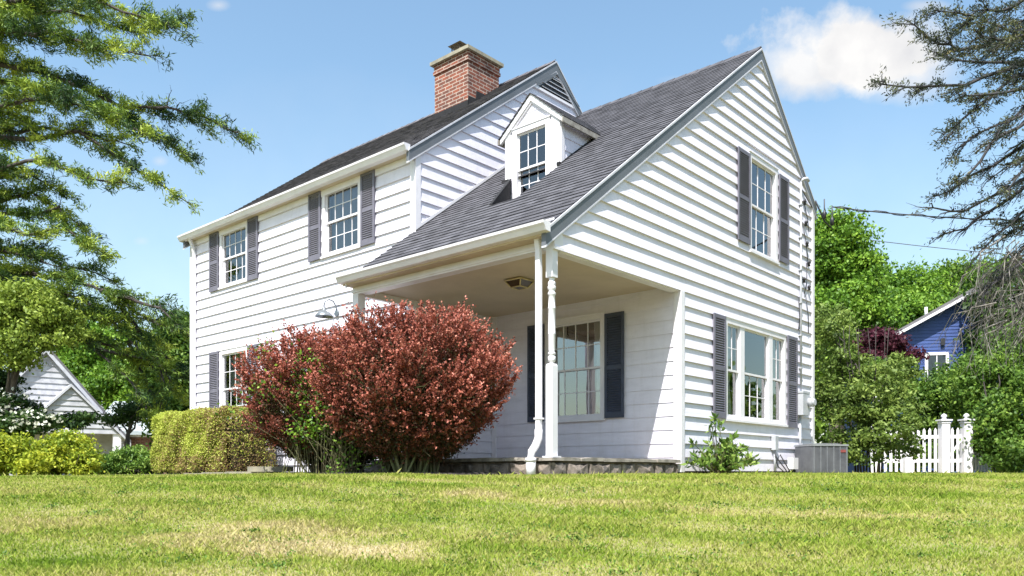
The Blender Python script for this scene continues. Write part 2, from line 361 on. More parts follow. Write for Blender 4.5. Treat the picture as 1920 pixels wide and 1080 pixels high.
# ------------------------------------------------------------------ ground, lawn
LAWN_COLS = {True: [(.38, (.14, .23, .018)), (.52, (.24, .32, .04)), (.68, (.35, .385, .08)), (.92, (.47, .41, .18)), (1.0, (.51, .44, .23))],
             False: [(.38, (.11, .14, .035)), (.54, (.19, .20, .07)), (.70, (.26, .24, .11)), (.90, (.34, .28, .16)), (1.0, (.40, .33, .2))]}
def mat_lawn(name, blade=False):
    m, t, b, o = new_mat(name)
    tc = t.nodes.new('ShaderNodeTexCoord'); vec = tc.outputs['Object']
    n1 = noise(t, .55, 5, .6, vec=vec, stretch=(.75, 1.5, 0)); n2 = noise(t, 2.6, 5, .65, vec=vec, stretch=(.8, 1.4, 0)); n3 = noise(t, 60, 3, vec=vec)
    # wheel tracks of the mower, running left to right and away
    wv = t.nodes.new('ShaderNodeTexWave'); wv.bands_direction = 'Y'; wv.inputs['Scale'].default_value = .42; wv.inputs['Distortion'].default_value = 2.2; wv.inputs['Detail'].default_value = 3; wv.inputs['Detail Scale'].default_value = .5
    mp = t.nodes.new('ShaderNodeMapping'); mp.inputs['Rotation'].default_value = (0, 0, R(14)); t.links.new(vec, mp.inputs[0]); t.links.new(mp.outputs[0], wv.inputs['Vector'])
    f = math_n(t, 'ADD', math_n(t, 'MULTIPLY_ADD', n1, .7, .09), math_n(t, 'MULTIPLY', n2, .38))
    f = math_n(t, 'ADD', f, math_n(t, 'MULTIPLY', math_n(t, 'SUBTRACT', wv.outputs['Fac'], .5), .12))
    # dry patches where the photograph has them: centre x, y, radius x, radius y, strength
    sp = t.nodes.new('ShaderNodeSeparateXYZ'); t.links.new(vec, sp.inputs[0])
    for cx, cy, rx, ry, k in DRY:
        dx = math_n(t, 'DIVIDE', math_n(t, 'SUBTRACT', sp.outputs[0], cx), rx); dy = math_n(t, 'DIVIDE', math_n(t, 'SUBTRACT', sp.outputs[1], cy), ry)
        d = math_n(t, 'ADD', math_n(t, 'MULTIPLY', dx, dx), math_n(t, 'MULTIPLY', dy, dy))
        g = math_n(t, 'MULTIPLY', math_n(t, 'SUBTRACT', math_n(t, 'ADD', 1, math_n(t, 'MULTIPLY', math_n(t, 'SUBTRACT', n2, .5), 2.0)), d, clamp=True), k)
        f = math_n(t, 'ADD', f, g)
    if blade:
        a = t.nodes.new('ShaderNodeAttribute'); a.attribute_name = 'v'
        f = math_n(t, 'ADD', f, math_n(t, 'MULTIPLY', math_n(t, 'SUBTRACT', a.outputs['Fac'], .5), .34))
    else:
        f = math_n(t, 'ADD', f, math_n(t, 'MULTIPLY', math_n(t, 'SUBTRACT', n3, .45), .5))
    c = ramp(t, f, LAWN_COLS[blade])
    t.links.new(c, b.inputs['Base Color']); b.inputs['Roughness'].default_value = .75; b.inputs['Specular IOR Level'].default_value = .15
    if blade:
        tr = t.nodes.new('ShaderNodeBsdfTranslucent'); t.links.new(c, tr.inputs[0])
        ms = t.nodes.new('ShaderNodeMixShader'); ms.inputs[0].default_value = .35
        t.links.new(b.outputs[0], ms.inputs[1]); t.links.new(tr.outputs[0], ms.inputs[2]); t.links.new(ms.outputs[0], o.inputs[0])
    else: bump(t, b, n3, .8, .02)
    return m
DRY = [(-1.85, 5.75, 1.0, .55, .34), (-1.05, 5.35, .8, .35, .30), (-3.9, 6.35, 1.0, .35, .28), (-.95, 7.1, .55, .14, .3), (.6, 7.2, .7, .25, .18), (1.5, 5.0, .5, .2, .15),
       (3.2, 6.6, 1.0, .3, .10), (.1, 8.6, .4, .12, .25), (-5.4, 6.2, .6, .25, .3), (-.3, 7.5, .4, .3, .2), (-1.0, 8.0, 1.0, .25, -.2), (-2.6, 8.4, 1.2, .2, -.22), (-3.0, 5.15, .5, .22, -.25), (-4.2, 5.9, .8, .2, -.25), (2.6, 5.2, .6, .3, -.15)]
MLAWN = mat_lawn('lawn_soil_and_thatch'); MBLADE = mat_lawn('grass_blade', True)
xs = np.unique(np.concatenate([np.linspace(-400, -30, 20), np.linspace(-30, 30, 121), np.linspace(30, 400, 20)]))
ys = np.unique(np.concatenate([np.linspace(-60, -4, 10), np.linspace(-4, 12, 81), np.linspace(12, 60, 30), np.linspace(60, 900, 20)]))
X, Y = np.meshgrid(xs, ys); Z = ground_z(X, Y)
idx = np.arange(X.size).reshape(X.shape)
Fg = np.stack([idx[:-1, :-1], idx[:-1, 1:], idx[1:, 1:], idx[1:, :-1]], -1).reshape(-1, 4)
g = np_mesh('lawn', np.stack([X, Y, Z], -1).reshape(-1, 3), Fg, MLAWN); tag(g, kind='structure')

def in_bed(x, y):
    p = np.stack([x-O[0], y-O[1]], -1); a = p@UA[:2]; b = p@VA[:2]
    house = (a > -.12) & (a < 8.1) & (b > -.06) & (b < 11.4)
    front = np.interp(b, [.5, .9, 1.6, 2.6, 4.2, 6, 12.5], [-.0, -.9, -1.55, -1.65, -1.55, -1.35, -1.3])
    bed = (b > .5) & (b < 12.4) & (a > front) & (a < 1.3)
    return house | bed
def grass():
    parts = []
    for y0, y1, dens in ((4.2, 5.2, 7000), (5.2, 6.5, 6200), (6.5, 8, 5000), (8, 10.5, 3600), (10.5, 14, 1000), (14, 22, 260)):
        w0 = .70*y1; n = int(dens*(y1-y0)*2*w0)
        x = RNG.uniform(-w0, w0, n); y = RNG.uniform(y0, y1, n)
        keep = (np.abs(x) < .70*y) & ~in_bed(x, y)
        parts.append(np.stack([x[keep], y[keep]], -1))
    p = np.concatenate(parts); n = len(p)
    far = np.clip((p[:, 1]-5)/10, 0, 1)
    h = (.016+.022*RNG.random(n))*(1+.35*np.sin(p[:, 0]*3.1+p[:, 1]*2)*np.sin(p[:, 1]*4.3))*(1+.2*far)
    tall = RNG.random(n) < .006; h = np.where(tall, h*1.9, h)
    w = .0032*(1+1.6*far)*(.7+.7*RNG.random(n))
    th = RNG.uniform(0, 2*math.pi, n); ln = RNG.uniform(.15, 1.0, n)*h; lt = RNG.uniform(0, 2*math.pi, n)
    z = ground_z(p[:, 0], p[:, 1])-.003
    dx, dy = np.cos(th)*w, np.sin(th)*w
    mx_, my_ = np.cos(lt)*ln, np.sin(lt)*ln
    v0 = np.stack([p[:, 0]-dx, p[:, 1]-dy, z], -1); v1 = np.stack([p[:, 0]+dx, p[:, 1]+dy, z], -1)
    m0 = np.stack([p[:, 0]+dx*.7+mx_*.35, p[:, 1]+dy*.7+my_*.35, z+h*.6], -1)
    v2 = np.stack([p[:, 0]+mx_, p[:, 1]+my_, z+h], -1)
    V = np.stack([v0, v1, m0, v2], 1).reshape(-1, 3)
    o = np_mesh('grass', V, np.arange(4*n).reshape(n, 4), MBLADE, var=RNG.random(n))
    tag(o, 'short mown lawn grass, green with straw coloured dry patches', 'grass', kind='stuff')
grass()

def clover():
    c = []; sz = []
    for k in range(150):
        y = RNG.uniform(4.7, 8.2); x = RNG.uniform(-.66, .66)*y; m = int(RNG.uniform(12, 60)); r = RNG.uniform(.03, .13)
        p = np.stack([x+RNG.normal(size=m)*r, y+RNG.normal(size=m)*r, np.zeros(m)], -1); p[:, 2] = ground_z(p[:, 0], p[:, 1])+RNG.uniform(.015, .035, m); c.append(p)
    c = np.concatenate(c); o = leaves('clover', c, .022*(.6+.8*RNG.random(len(c))), .015, ML_MID, None, 2.2)
    tag(o, 'broad leaved weeds and clover scattered through the lawn', 'clover', kind='stuff')
clover()

# mulch bed under the shrubs
def mulch():
    m, t, b, o = new_mat('dark_mulch'); t.links.new(ramp(t, noise(t, 30, 5), [(.35, (.018, .014, .012)), (.6, (.05, .04, .035)), (.8, (.12, .10, .08))]), b.inputs['Base Color'])
    b.inputs['Roughness'].default_value = .95; bump(t, b, noise(t, 45, 4), 1, .03)
    bs = np.linspace(.5, 12.4, 60); fr = np.interp(bs, [.5, .9, 1.6, 2.6, 4.2, 6, 12.5], [-.25, -.95, -1.6, -1.7, -1.6, -1.4, -1.35])+.05*np.sin(bs*5)
    V = []; k = 12
    for bb, f0 in zip(bs, fr):
        for i in range(k):
            a = f0+(1.3-f0)*i/(k-1); p = O+a*UA+bb*VA
            V.append((p[0], p[1], float(ground_z(p[0], p[1]))+.004+(.035 if 0 < i else 0)+random.uniform(0, .012)*(i > 0)))
    idx = np.arange(len(bs)*k).reshape(len(bs), k); Fm = np.stack([idx[:-1, :-1], idx[:-1, 1:], idx[1:, 1:], idx[1:, :-1]], -1).reshape(-1, 4)
    tag(np_mesh('mulch_bed', np.array(V), Fm, m), kind='structure')
mulch()

# ------------------------------------------------------------------ the house
HZ = math.atan2(UA[1], UA[0])
house = empty('clapboard_house', O, HZ)
tag(house, 'white clapboard two storey house with grey shutters, corner porch and dark shingle roof', 'house')
AM, BC, AR, AB, BL = 1.16, 3.72, 2.92, 7.87, 11.1      # main front, main gable, recess wall, back wall, left end
g_roof = lambda a: 2.95+.755*a if a <= 5.55 else 7.14-.862*(a-5.55)
m_roof = lambda a: 4.345+.75*a if a <= 4.68 else 7.855-.86*(a-4.68)
PG = lambda h, z, d: (h, -d, z)            # gable wall
PF = lambda h, z, d: (AM-d, h, z)          # main front
PR = lambda h, z, d: (AR-d, h, z)          # wall behind the porch
PS = lambda h, z, d: (h, BC-d, z)          # main gable
PE = lambda h, z, d: (h, BL+d, z)          # far end
PB = lambda h, z, d: (AB+d, h, z)          # back

def clip(poly, n, c):      # keep points with n.p <= c
    out = []
    for i in range(len(poly)):
        p, q = poly[i], poly[(i+1) % len(poly)]; dp = n[0]*p[0]+n[1]*p[1]-c; dq = n[0]*q[0]+n[1]*q[1]-c
        if dp <= 0: out.append(p)
        if dp*dq < 0:
            s = dp/(dp-dq); out.append((p[0]+s*(q[0]-p[0]), p[1]+s*(q[1]-p[1])))
    return out
def clip_convex(poly, outline):
    A = sum(outline[i][0]*outline[(i+1) % len(outline)][1]-outline[(i+1) % len(outline)][0]*outline[i][1] for i in range(len(outline)))
    for i in range(len(outline)):
        p, q = outline[i], outline[(i+1) % len(outline)]
        n = (q[1]-p[1], -(q[0]-p[0])) if A > 0 else (-(q[1]-p[1]), q[0]-p[0])
        poly = clip(poly, n, n[0]*p[0]+n[1]*p[1])
        if len(poly) < 3: return []
    return poly
def courses(mb, outline, P, z_first, step=.2, openings=(), lip=.016, top=.002, base=0, jitter=0, lipback=.012, seams=0):
    hs = [p[0] for p in outline]; zs = [p[1] for p in outline]; h0, h1, zb, zt = min(hs), max(hs), min(zs), max(zs)
    k = math.floor((zb-z_first)/step)
    while z_first+k*step < zt:
        za = z_first+k*step; zc = za+step; k += 1
        j = random.uniform(-jitter, jitter)
        dz = lambda z: base+lip+j+(top-lip)*(z-za)/step
        cz = sorted({za, zc, *[o[2] for o in openings if za < o[2] < zc], *[o[3] for o in openings if za < o[3] < zc]})
        ch = sorted({h0, h1, *[x for o in openings for x in (o[0], o[1]) if h0 < x < h1 and o[2] < zc and o[3] > za]})
        if seams:
            x = h0+random.uniform(.8, seams)
            while x < h1-.5: ch.append(x); x += random.uniform(seams*.7, seams*1.3)
            ch.sort()
        for i in range(len(cz)-1):
            for l in range(len(ch)-1):
                hm, zm = (ch[l]+ch[l+1])/2, (cz[i]+cz[i+1])/2
                if any(o[0] < hm < o[1] and o[2] < zm < o[3] for o in openings): continue
                poly = clip_convex([(ch[l], cz[i]), (ch[l+1], cz[i]), (ch[l+1], cz[i+1]), (ch[l], cz[i+1])], outline)
                if len(poly) < 3: continue
                if seams and i == 0: j = random.uniform(-.0012, .0012)
                mb.face([P(h, z, dz(z)) for h, z in poly])
                if i == 0:
                    for q in range(len(poly)):
                        p, r = poly[q], poly[(q+1) % len(poly)]
                        if abs(p[1]-za) < 1e-6 and abs(r[1]-za) < 1e-6:
                            mb.face([P(p[0], za, dz(za)), P(r[0], za, dz(za)), P(r[0], za, base-lipback), P(p[0], za, base-lipback)])
def sheath(mb, outline, P, openings=(), d=-.012):   # plane behind the boards
    hs = [p[0] for p in outline]; zs = [p[1] for p in outline]
    cz = sorted({min(zs), max(zs), *[x for o in openings for x in (o[2], o[3])]}); ch = sorted({min(hs), max(hs), *[x for o in openings for x in (o[0], o[1])]})
    for i in range(len(cz)-1):
        for l in range(len(ch)-1):
            hm, zm = (ch[l]+ch[l+1])/2, (cz[i]+cz[i+1])/2
            if any(o[0] < hm < o[1] and o[2] < zm < o[3] for o in openings): continue
            poly = clip_convex([(ch[l], cz[i]), (ch[l+1], cz[i]), (ch[l+1], cz[i+1]), (ch[l], cz[i+1])], outline)
            if len(poly) > 2: mb.face([P(h, z, d) for h, z in poly])

# window rectangles: outer casing edge (h0,h1,z0,z1)
WG_UP = (5.12, 6.24, 3.62, 5.28); WG_LO = (4.26, 6.60, .80, 2.43)
WF = [(5.087, 6.213, 3.81, 5.06), (8.72, 9.845, 3.81, 5.04), (8.72, 9.845, .90, 2.53)]
WR = (1.30, 2.49, .80, 2.47)
def opn(w, c=.07): return (w[0]+c, w[1]-c, w[2]+c, w[3]-c)

# walls ---------------------------------------------------------------
mb = MB(); op = [opn(WG_UP), opn(WG_LO)]
eps = .035
out1 = [(0, 2.614), (AB, 2.614), (AB, g_roof(AB)-eps), (5.55, 7.14-eps), (0, g_roof(0)-eps)]
courses(mb, out1, PG, .014, openings=op, lip=.031, seams=3.2); sheath(mb, out1, PG, op)
out2 = [(AR, .014), (AB, .014), (AB, 2.614), (AR, 2.614)]
courses(mb, out2, PG, .014, openings=op, lip=.031, seams=3.2); sheath(mb, out2, PG, op)
mb.build('gable_wall', MSID, house)
mb = MB(); op = [opn(w) for w in WF]
out = [(BC, .0), (BL, .0), (BL, 5.10), (BC, 5.10)]
courses(mb, out, PF, .127, openings=op, lip=.030, seams=3.5); sheath(mb, out, PF, op)
mb.build('front_wall', MSID, house)
mb = MB(); out = [(0, .18), (BC, .18), (BC, 2.74), (0, 2.74)]
courses(mb, out, PR, .014, openings=[opn(WR)], lip=.014); sheath(mb, out, PR, [opn(WR)])
mb.build('porch_wall', MSID, house)
mb = MB(); VENT = (4.13, 5.354, 7.188)
out = [(AM, 0), (AB, 0), (AB, m_roof(AB)-eps), (4.68, 7.855-eps), (AM, m_roof(AM)-eps)]
courses(mb, out, PS, .127, lip=.024, openings=[(4.3, 5.15, 7.19, 7.3)]); sheath(mb, out, PS, [(4.3, 5.15, 7.19, 7.3)])
mb.build('side_wall', MSID, house)
mb = MB(); courses(mb, out, PE, .127); sheath(mb, out, PE); mb.build('end_wall', MSID, house)
mb = MB(); out = [(0, 0), (BL, 0), (BL, 5.05), (0, 5.05)]; courses(mb, out, PB, .127); sheath(mb, out, PB); mb.build('rear_wall', MSID, house)

# foundation and porch floor ------------------------------------------
MFOUND = plain('dark_foundation', (.10, .085, .075), (.06, .05, .045), 9, .95, bmp=.5)
mb = MB(); mb.box((AR+.02, .03, -.4), (AB-.02, 1, .016)); mb.box((AM+.03, BC+.04, -.4), (AB-.02, BL-.03, .01)); mb.build('foundation', MFOUND, house)
def mat_stone():
    m, t, b, o = new_mat('rubble_stone')
    vo = t.nodes.new('ShaderNodeTexVoronoi'); vo.inputs['Scale'].default_value = 3.2
    tc = t.nodes.new('ShaderNodeTexCoord'); mp = t.nodes.new('ShaderNodeMapping'); mp.inputs['Scale'].default_value = (1, 1, 1.8); t.links.new(tc.outputs['Object'], mp.inputs[0]); t.links.new(mp.outputs[0], vo.inputs['Vector'])
    n = noise(t, 9, 8, .7)
    c = ramp(t, vo.outputs['Color'], [(.1, (.10, .09, .085)), (.5, (.19, .16, .14)), (.9, (.30, .26, .23))])
    m2 = t.nodes.new('ShaderNodeMix'); m2.data_type = 'RGBA'; m2.blend_type = 'MULTIPLY'; m2.inputs[0].default_value = .9
    t.links.new(c, m2.inputs[6]); t.links.new(ramp(t, n, [(.35, (.5, .48, .46)), (.65, (1.4, 1.35, 1.3))]), m2.inputs[7]); t.links.new(m2.outputs[2], b.inputs['Base Color'])
    b.inputs['Roughness'].default_value = .95; bump(t, b, n, .9, .03); return m
MSTONE = mat_stone()
pb = MB()
random.seed(3)
def stone_row(P, h0, h1, z0, z1):
    h = h0
    while h < h1-.02:
        w = random.uniform(.18, .52); e = min(h1, h+w); d = random.uniform(0, .045); g = .008
        zz = random.uniform(.0, .02)
        pts = []
        n = 5
        top = [(h+g+(e-h-2*g)*i/n, z1-zz-random.uniform(0, .03)*(0 < i < n)) for i in range(n+1)]
        bot = [(h+g+(e-h-2*g)*i/n, z0+random.uniform(-.01, .012)) for i in range(n, -1, -1)]
        poly = top[::-1]+bot[::-1]
        cx_ = (h+e)/2; cz_ = (z0+z1)/2
        front_ = [P(cx_+(x-cx_)*.9, cz_+(z-cz_)*.86, d+random.uniform(-.012, .012)) for x, z in poly]; back_ = [P(x, z, -.06) for x, z in poly]
        nn = len(poly); k = len(pb.v); pb.v += front_+back_; pb.v.append(P(cx_+random.uniform(-.06, .06), cz_, d+.03))
        for i in range(nn):
            j = (i+1) % nn; pb.f.append((k+i, k+j, k+2*nn)); pb.f.append((k+i, k+j, k+nn+j, k+nn+i)); pb.m += [0, 0]; pb.sm += [False, False]
        h = e
PFr = lambda h, z, d: (-.02-d, h, z)
stone_row(PG, -.02, AR-.07, -.10, .125); stone_row(PFr, 0, BC+.1, -.10, .125)
pb.box((.02, .03, -.3), (AR-.02, BC, .12)); pb.build('porch_base', MSTONE, house)
mb = MB()     # broken flagstone edge and floor slab
mb.box((.05, .05, .125), (AR-.03, BC-.02, .178))
for P, l in ((PG, AR-.05), (PFr, BC)):
    h = -.05
    while h < l:
        e = min(l, h+random.uniform(.25, .7)); dd = .03+random.uniform(-.02, .03); n = 4
        mb.prism([(h+.006, .128+random.uniform(0, .01)), (e-.006, .128+random.uniform(0, .01)), (e-.008, .172+random.uniform(-.012, .008)), ((h+e)/2, .176+random.uniform(-.008, .006)), (h+.008, .172+random.uniform(-.012, .008))], (-.12, dd), P)
        h = e
mb.build('porch_floor', plain('flagstone_slab', (.36, .32, .28), (.18, .16, .14), 7, .9, bmp=.5), house)

# beams, ceiling, frieze ----------------------------------------------
mb = MB()
mb.box((0, -.012, 2.665), (.14, BC+.10, 2.98)); mb.box((-.008, .1, 2.63), (.148, BC+.08, 2.665))
mb.box((-.022, .1, 2.652), (0, BC+.10, 2.675))
mb.box((.14, .005, 2.60), (AR, .13, 2.70))
mb.box((-.002, -.022, 2.63), (.16, .13, 2.87))
mb.box((-.01, -.03, 2.612), (.17, .14, 2.645))
mb.build('porch_beam', MTRIM, house)
mb = MB(); mb.box((.14, .13, 2.70), (AR-.0, BC, 2.72))
mb.box((.14, .13, 2.645), (.20, BC, 2.70)); mb.box((.2, .13, 2.645), (AR-.02, .19, 2.70)); mb.build('porch_ceiling', MCEIL, house)
mb = MB()
mb.box((AM-.036, BC+.02, 4.93), (AM+.02, BL, 5.10))
mb.build('frieze_board', MTRIM, house)
# corner boards
mb = MB()
def corner(a, b, z0, z1, sa, sb, w=.095, t=.024):
    mb.box((min(a-sa*t, a), min(b, b+sb*w), z0), (max(a-sa*t, a), max(b, b+sb*w), z1)) if False else None
def cboard(x0, x1, y0, y1, z0, z1):
    mb = MB(); mb.box((x0, y0, z0), (x1, y1, z1)); mb.build('corner_board', MTRIM, house)
cboard(AR-.024, AR+.075, -.036, 0.0, .0, 2.612)           # porch opening, gable side face
cboard(AR-.024, AR-.0, .0, .09, .0, 2.65)                # its return on the porch wall
cboard(AM-.024, AM+.085, BC-.024, BC+.0, 0, m_roof(AM)-.02)
cboard(AM-.034, AM, BC+.0, BC+.10, 0, 4.93)
cboard(AB-.09, AB+.024, -.036, 0, .01, g_roof(AB)-.03); cboard(AB, AB+.024, 0, .1, .01, 5.0)
cboard(AM-.034, AM, BL-.06, BL+.024, 0, 4.93); cboard(AM, AM+.09, BL, BL+.024, 0, 5.0)
cboard(AR-.022, AR, BC-.12, BC-.02, .18, 2.7)

# windows -------------------------------------------------------------
random.seed(5)
def window(w, P, name='window', sashes=((0, 1),), grid=(4, 2), sill=True, curtain='sides', split=.5, grids=None, casing=MTRIM, label=None, cz=.085, glass=None):
    glass = glass or MGLASS
    h0, h1, z0, z1 = w; c = cz
    mb = MB(); D = .030
    mb.box((h0, z0+.03, -.02), (h0+c, z1-c, D), P); mb.box((h1-c, z0+.03, -.02), (h1, z1-c, D), P)
    mb.box((h0, z1-c, -.02), (h1, z1, D), P); mb.box((h0-.01, z1, -.01), (h1+.01, z1+.018, D+.012), P)
    mb.box((h0-.012, z0, -.02), (h1+.012, z0+.035, D+.03), P); mb.box((h0+.0, z0+.035, -.02), (h1, z0+c, D-.006), P)
    # reveal
    i0, i1, j0, j1 = h0+c, h1-c, z0+c, z1-c
    mb.box((i0-.012, j0, -.10), (i0, j1, -.018), P); mb.box((i1, j0, -.10), (i1+.012, j1, -.018), P); mb.box((i0-.012, j1, -.10), (i1+.012, j1+.012, -.018), P); mb.box((i0-.012, j0-.012, -.10), (i1+.012, j0, -.018), P)
    spans = [(i0+(i1-i0)*a, i0+(i1-i0)*b) for a, b in sashes]
    for s, n in zip(spans[:-1], spans[1:]): mb.box((s[1], j0, -.08), (n[0], j1, .018), P)
    W = mb.build(name, casing, house)
    if label: W['label'] = label
    grids = grids or [(grid, grid)]*len(spans)
    for (s0, s1), (gu, gl) in zip(spans, grids):
        zm = j0+(j1-j0)*split
        for k, (a0, a1, dd, gr) in enumerate(((zm-.012, j1, -.022, gu), (j0, zm+.018, -.048, gl))):
            sb = MB(); t = .028
            sb.box((s0, a0, dd-.018), (s0+t, a1, dd+.012), P); sb.box((s1-t, a0, dd-.018), (s1, a1, dd+.012), P)
            sb.box((s0+t, a0, dd-.018), (s1-t, a0+t*1.15, dd+.012), P); sb.box((s0+t, a1-t, dd-.018), (s1-t, a1, dd+.012), P)
            if gr:
                nx, nz = gr; g0, g1, y0, y1 = s0+t, s1-t, a0+t*1.15, a1-t
                for q in range(1, nx): x = g0+(g1-g0)*q/nx; sb.box((x-.0065, y0, dd-.006), (x+.0065, y1, dd+.008), P)
                for q in range(1, nz): y = y0+(y1-y0)*q/nz; sb.box((g0, y-.0065, dd-.004), (g1, y+.0065, dd+.006), P)
            S = sb.build('sash', MTRIM, W)
            pb_ = MB(); q4 = [P(s0+t, a0+t, dd), P(s1-t, a0+t, dd), P(s1-t, a1-t, dd), P(s0+t, a1-t, dd)]
            o1, o2 = np.array(P(s0, a0, dd), float), np.array(P(s0, a0, dd+1), float)
            nrm = np.cross(np.subtract(q4[1], q4[0]), np.subtract(q4[2], q4[0])); pb_.face(q4 if nrm@(o2-o1) > 0 else q4[::-1]); pb_.build('pane', glass, W)
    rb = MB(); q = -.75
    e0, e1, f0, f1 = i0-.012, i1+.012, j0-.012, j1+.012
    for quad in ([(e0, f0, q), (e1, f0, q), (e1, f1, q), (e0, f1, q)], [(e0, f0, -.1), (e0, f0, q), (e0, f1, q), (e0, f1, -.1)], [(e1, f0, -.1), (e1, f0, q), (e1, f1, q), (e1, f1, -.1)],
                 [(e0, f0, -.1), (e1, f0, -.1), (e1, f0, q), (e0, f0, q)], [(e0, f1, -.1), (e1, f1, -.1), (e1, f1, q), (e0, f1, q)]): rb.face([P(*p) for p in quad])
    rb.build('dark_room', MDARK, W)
    if curtain:
        def drape(x0, x1, z0_, z1_, d, taper=0):
            n = 40; rows = []
            for r in range(9):
                z = z1_+(z0_-z1_)*r/8; tt = taper*math.sin(math.pi*min(1, r/8)**.7)
                rows.append([P(x0+(x1-x0)*(i/n)*(1-tt*(r/8)) if taper > 0 else x1-(x1-x0)*(1-i/n)*(1+tt*(r/8)), z, d+.018*math.sin(i*1.25+r*.15)+.006*math.sin(i*3.1)) for i in range(n+1)])
            cb_ = MB(); cb_.grid(rows, closed=False); cb_.build('curtain', MSHADE if curtain in ('full', 'upper') else MCURT, W)
        for (s0, s1) in spans if curtain != 'sides' else [(i0, i1)]:
            wd = s1-s0
            if curtain == 'full': drape(s0, s1, j0, j1, -.14)
            elif curtain == 'upper': drape(s0, s1, (j0+j1)/2-.05, j1, -.14)
            else:
                drape(s0, s0+wd*.24, j0, j1, -.14, .5); drape(s1-wd*.24, s1, j0, j1, -.14, -.5)
                if curtain == 'sheer': drape(s0+wd*.2, s1-wd*.2, j0+(j1-j0)*.55, j1, -.17)
    return W
window(WG_UP, PG, grid=(3, 2), curtain=None)
gl = window(WG_LO, PG, sashes=((0, .215), (.285, .715), (.785, 1)), grids=[((2, 2), None), (None, (3, 2)), ((2, 2), None)], curtain='sides', label='triple window with a wide centre sash')
window(WF[0], PF, grid=(4, 2), curtain='full'); window(WF[1], PF, grid=(4, 2), curtain=None); window(WF[2], PF, grid=(4, 2), curtain='upper')
window(WR, PR, grid=(4, 2), curtain='sides', glass=MGLASSP)

def shutter(h0, h1, z0, z1, P, mat=MSHUT):
    mb = MB(); t = .045; d0, d1 = .038, .058; zm = z0+(z1-z0)*.48
    mb.box((h0, z0, d0), (h0+t, z1, d1), P); mb.box((h1-t, z0, d0), (h1, z1, d1), P)
    for a, b in ((z0, z0+.085), (zm-.03, zm+.03), (z1-.06, z1)): mb.box((h0+t, a, d0), (h1-t, b, d1-.002), P)
    for a, b in ((z0+.085, zm-.03), (zm+.03, z1-.06)):
        n = int((b-a)/.036); s = (b-a)/n
        for i in range(n):
            y = a+i*s
            mb.hexa([P(h0+t, y, d1-.006), P(h1-t, y, d1-.006), P(h0+t, y+s*.55, d0), P(h1-t, y+s*.55, d0),
                     P(h0+t, y+.007, d1-.004), P(h1-t, y+.007, d1-.004), P(h0+t, y+s*.55+.007, d0), P(h1-t, y+s*.55+.007, d0)])
        mb.box((h0+t, a, d0-.012), (h1-t, b, d0-.002), P)
    return mb.build('shutter', mat, house)
shutter(4.675, 5.105, 3.73, 5.22, PG); shutter(6.255, 6.66, 3.70, 5.22, PG)
shutter(3.853, 4.245, .832, 2.43, PG); shutter(6.615, 7.04, .80, 2.44, PG)
shutter(4.70, 5.07, 3.82, 5.05, PF); shutter(6.23, 6.60, 3.82, 5.05, PF)
shutter(8.33, 8.705, 3.81, 5.04, PF); shutter(9.86, 10.235, 3.81, 5.05, PF)
shutter(8.33, 8.705, .93, 2.52, PF); shutter(9.86, 10.235, .93, 2.53, PF)
for s in ((.933, 1.285), (2.505, 2.85)): shutter(*s, .83, 2.44, PR, MSHUTD)['label'] = 'shutter with the porch shade put into its dark navy colour'

# roofs ---------------------------------------------------------------
SG = math.hypot(1, .755); SM = math.hypot(1, .75)
def slope_map(z0, k, thick=0):       # h = b, "z" = distance up the slope in plan a, d = outward
    n = np.array([-k, 0, 1.0]); n /= np.linalg.norm(n)
    return lambda h, a, d: (a+n[0]*(d+thick), h, z0+k*a+n[2]*(d+thick))
def roof_slab(mb, outline, P, openings, th=.10):
    courses(mb, outline, P, min(p[1] for p in outline), step=.14/1.252, openings=openings, lip=.012, top=.001, jitter=.0015, lipback=.005)
P1 = slope_map(2.95, .755)
well = (1.70, 2.75, 1.27, 2.35); dorm = (1.70, 2.80, 2.35, 3.0)
mb = MB()
gout = [(-.03, -.20), (BC+.03, -.20), (BC+.03, 5.55), (-.03, 5.55)]
left_rake_open = []
roof_slab(mb, [(-.03, -.20), (BC-.026, -.20), (BC-.026, 5.55), (-.03, 5.55)], P1, [well])
roof_slab(mb, [(BC-.026, -.20), (BC+.03, -.20), (BC+.03, AM-.03), (BC-.026, AM-.03)], P1, [])
roof_slab(mb, [(2.2, 1.27), (2.75, 1.27), (2.75, 2.35)], P1, [])
PBk = lambda h, a, d: (11.10-a+.653*d, h, 7.14-.862*(5.55-a)+.757*d) if False else None
def back_map(ar, zr, k):   # a' measured from the ridge downwards -> use mirrored coordinate
    n = np.array([k, 0, 1.0]); n /= np.linalg.norm(n)
    return lambda h, s, d: (ar+s*-1+n[0]*d, h, zr+k*s+n[2]*d)
roof_slab(mb, [(-.03, -2.42), (BC-.0, -2.42), (BC-.0, 0), (-.03, 0)], back_map(5.55, 7.14, .862), [])
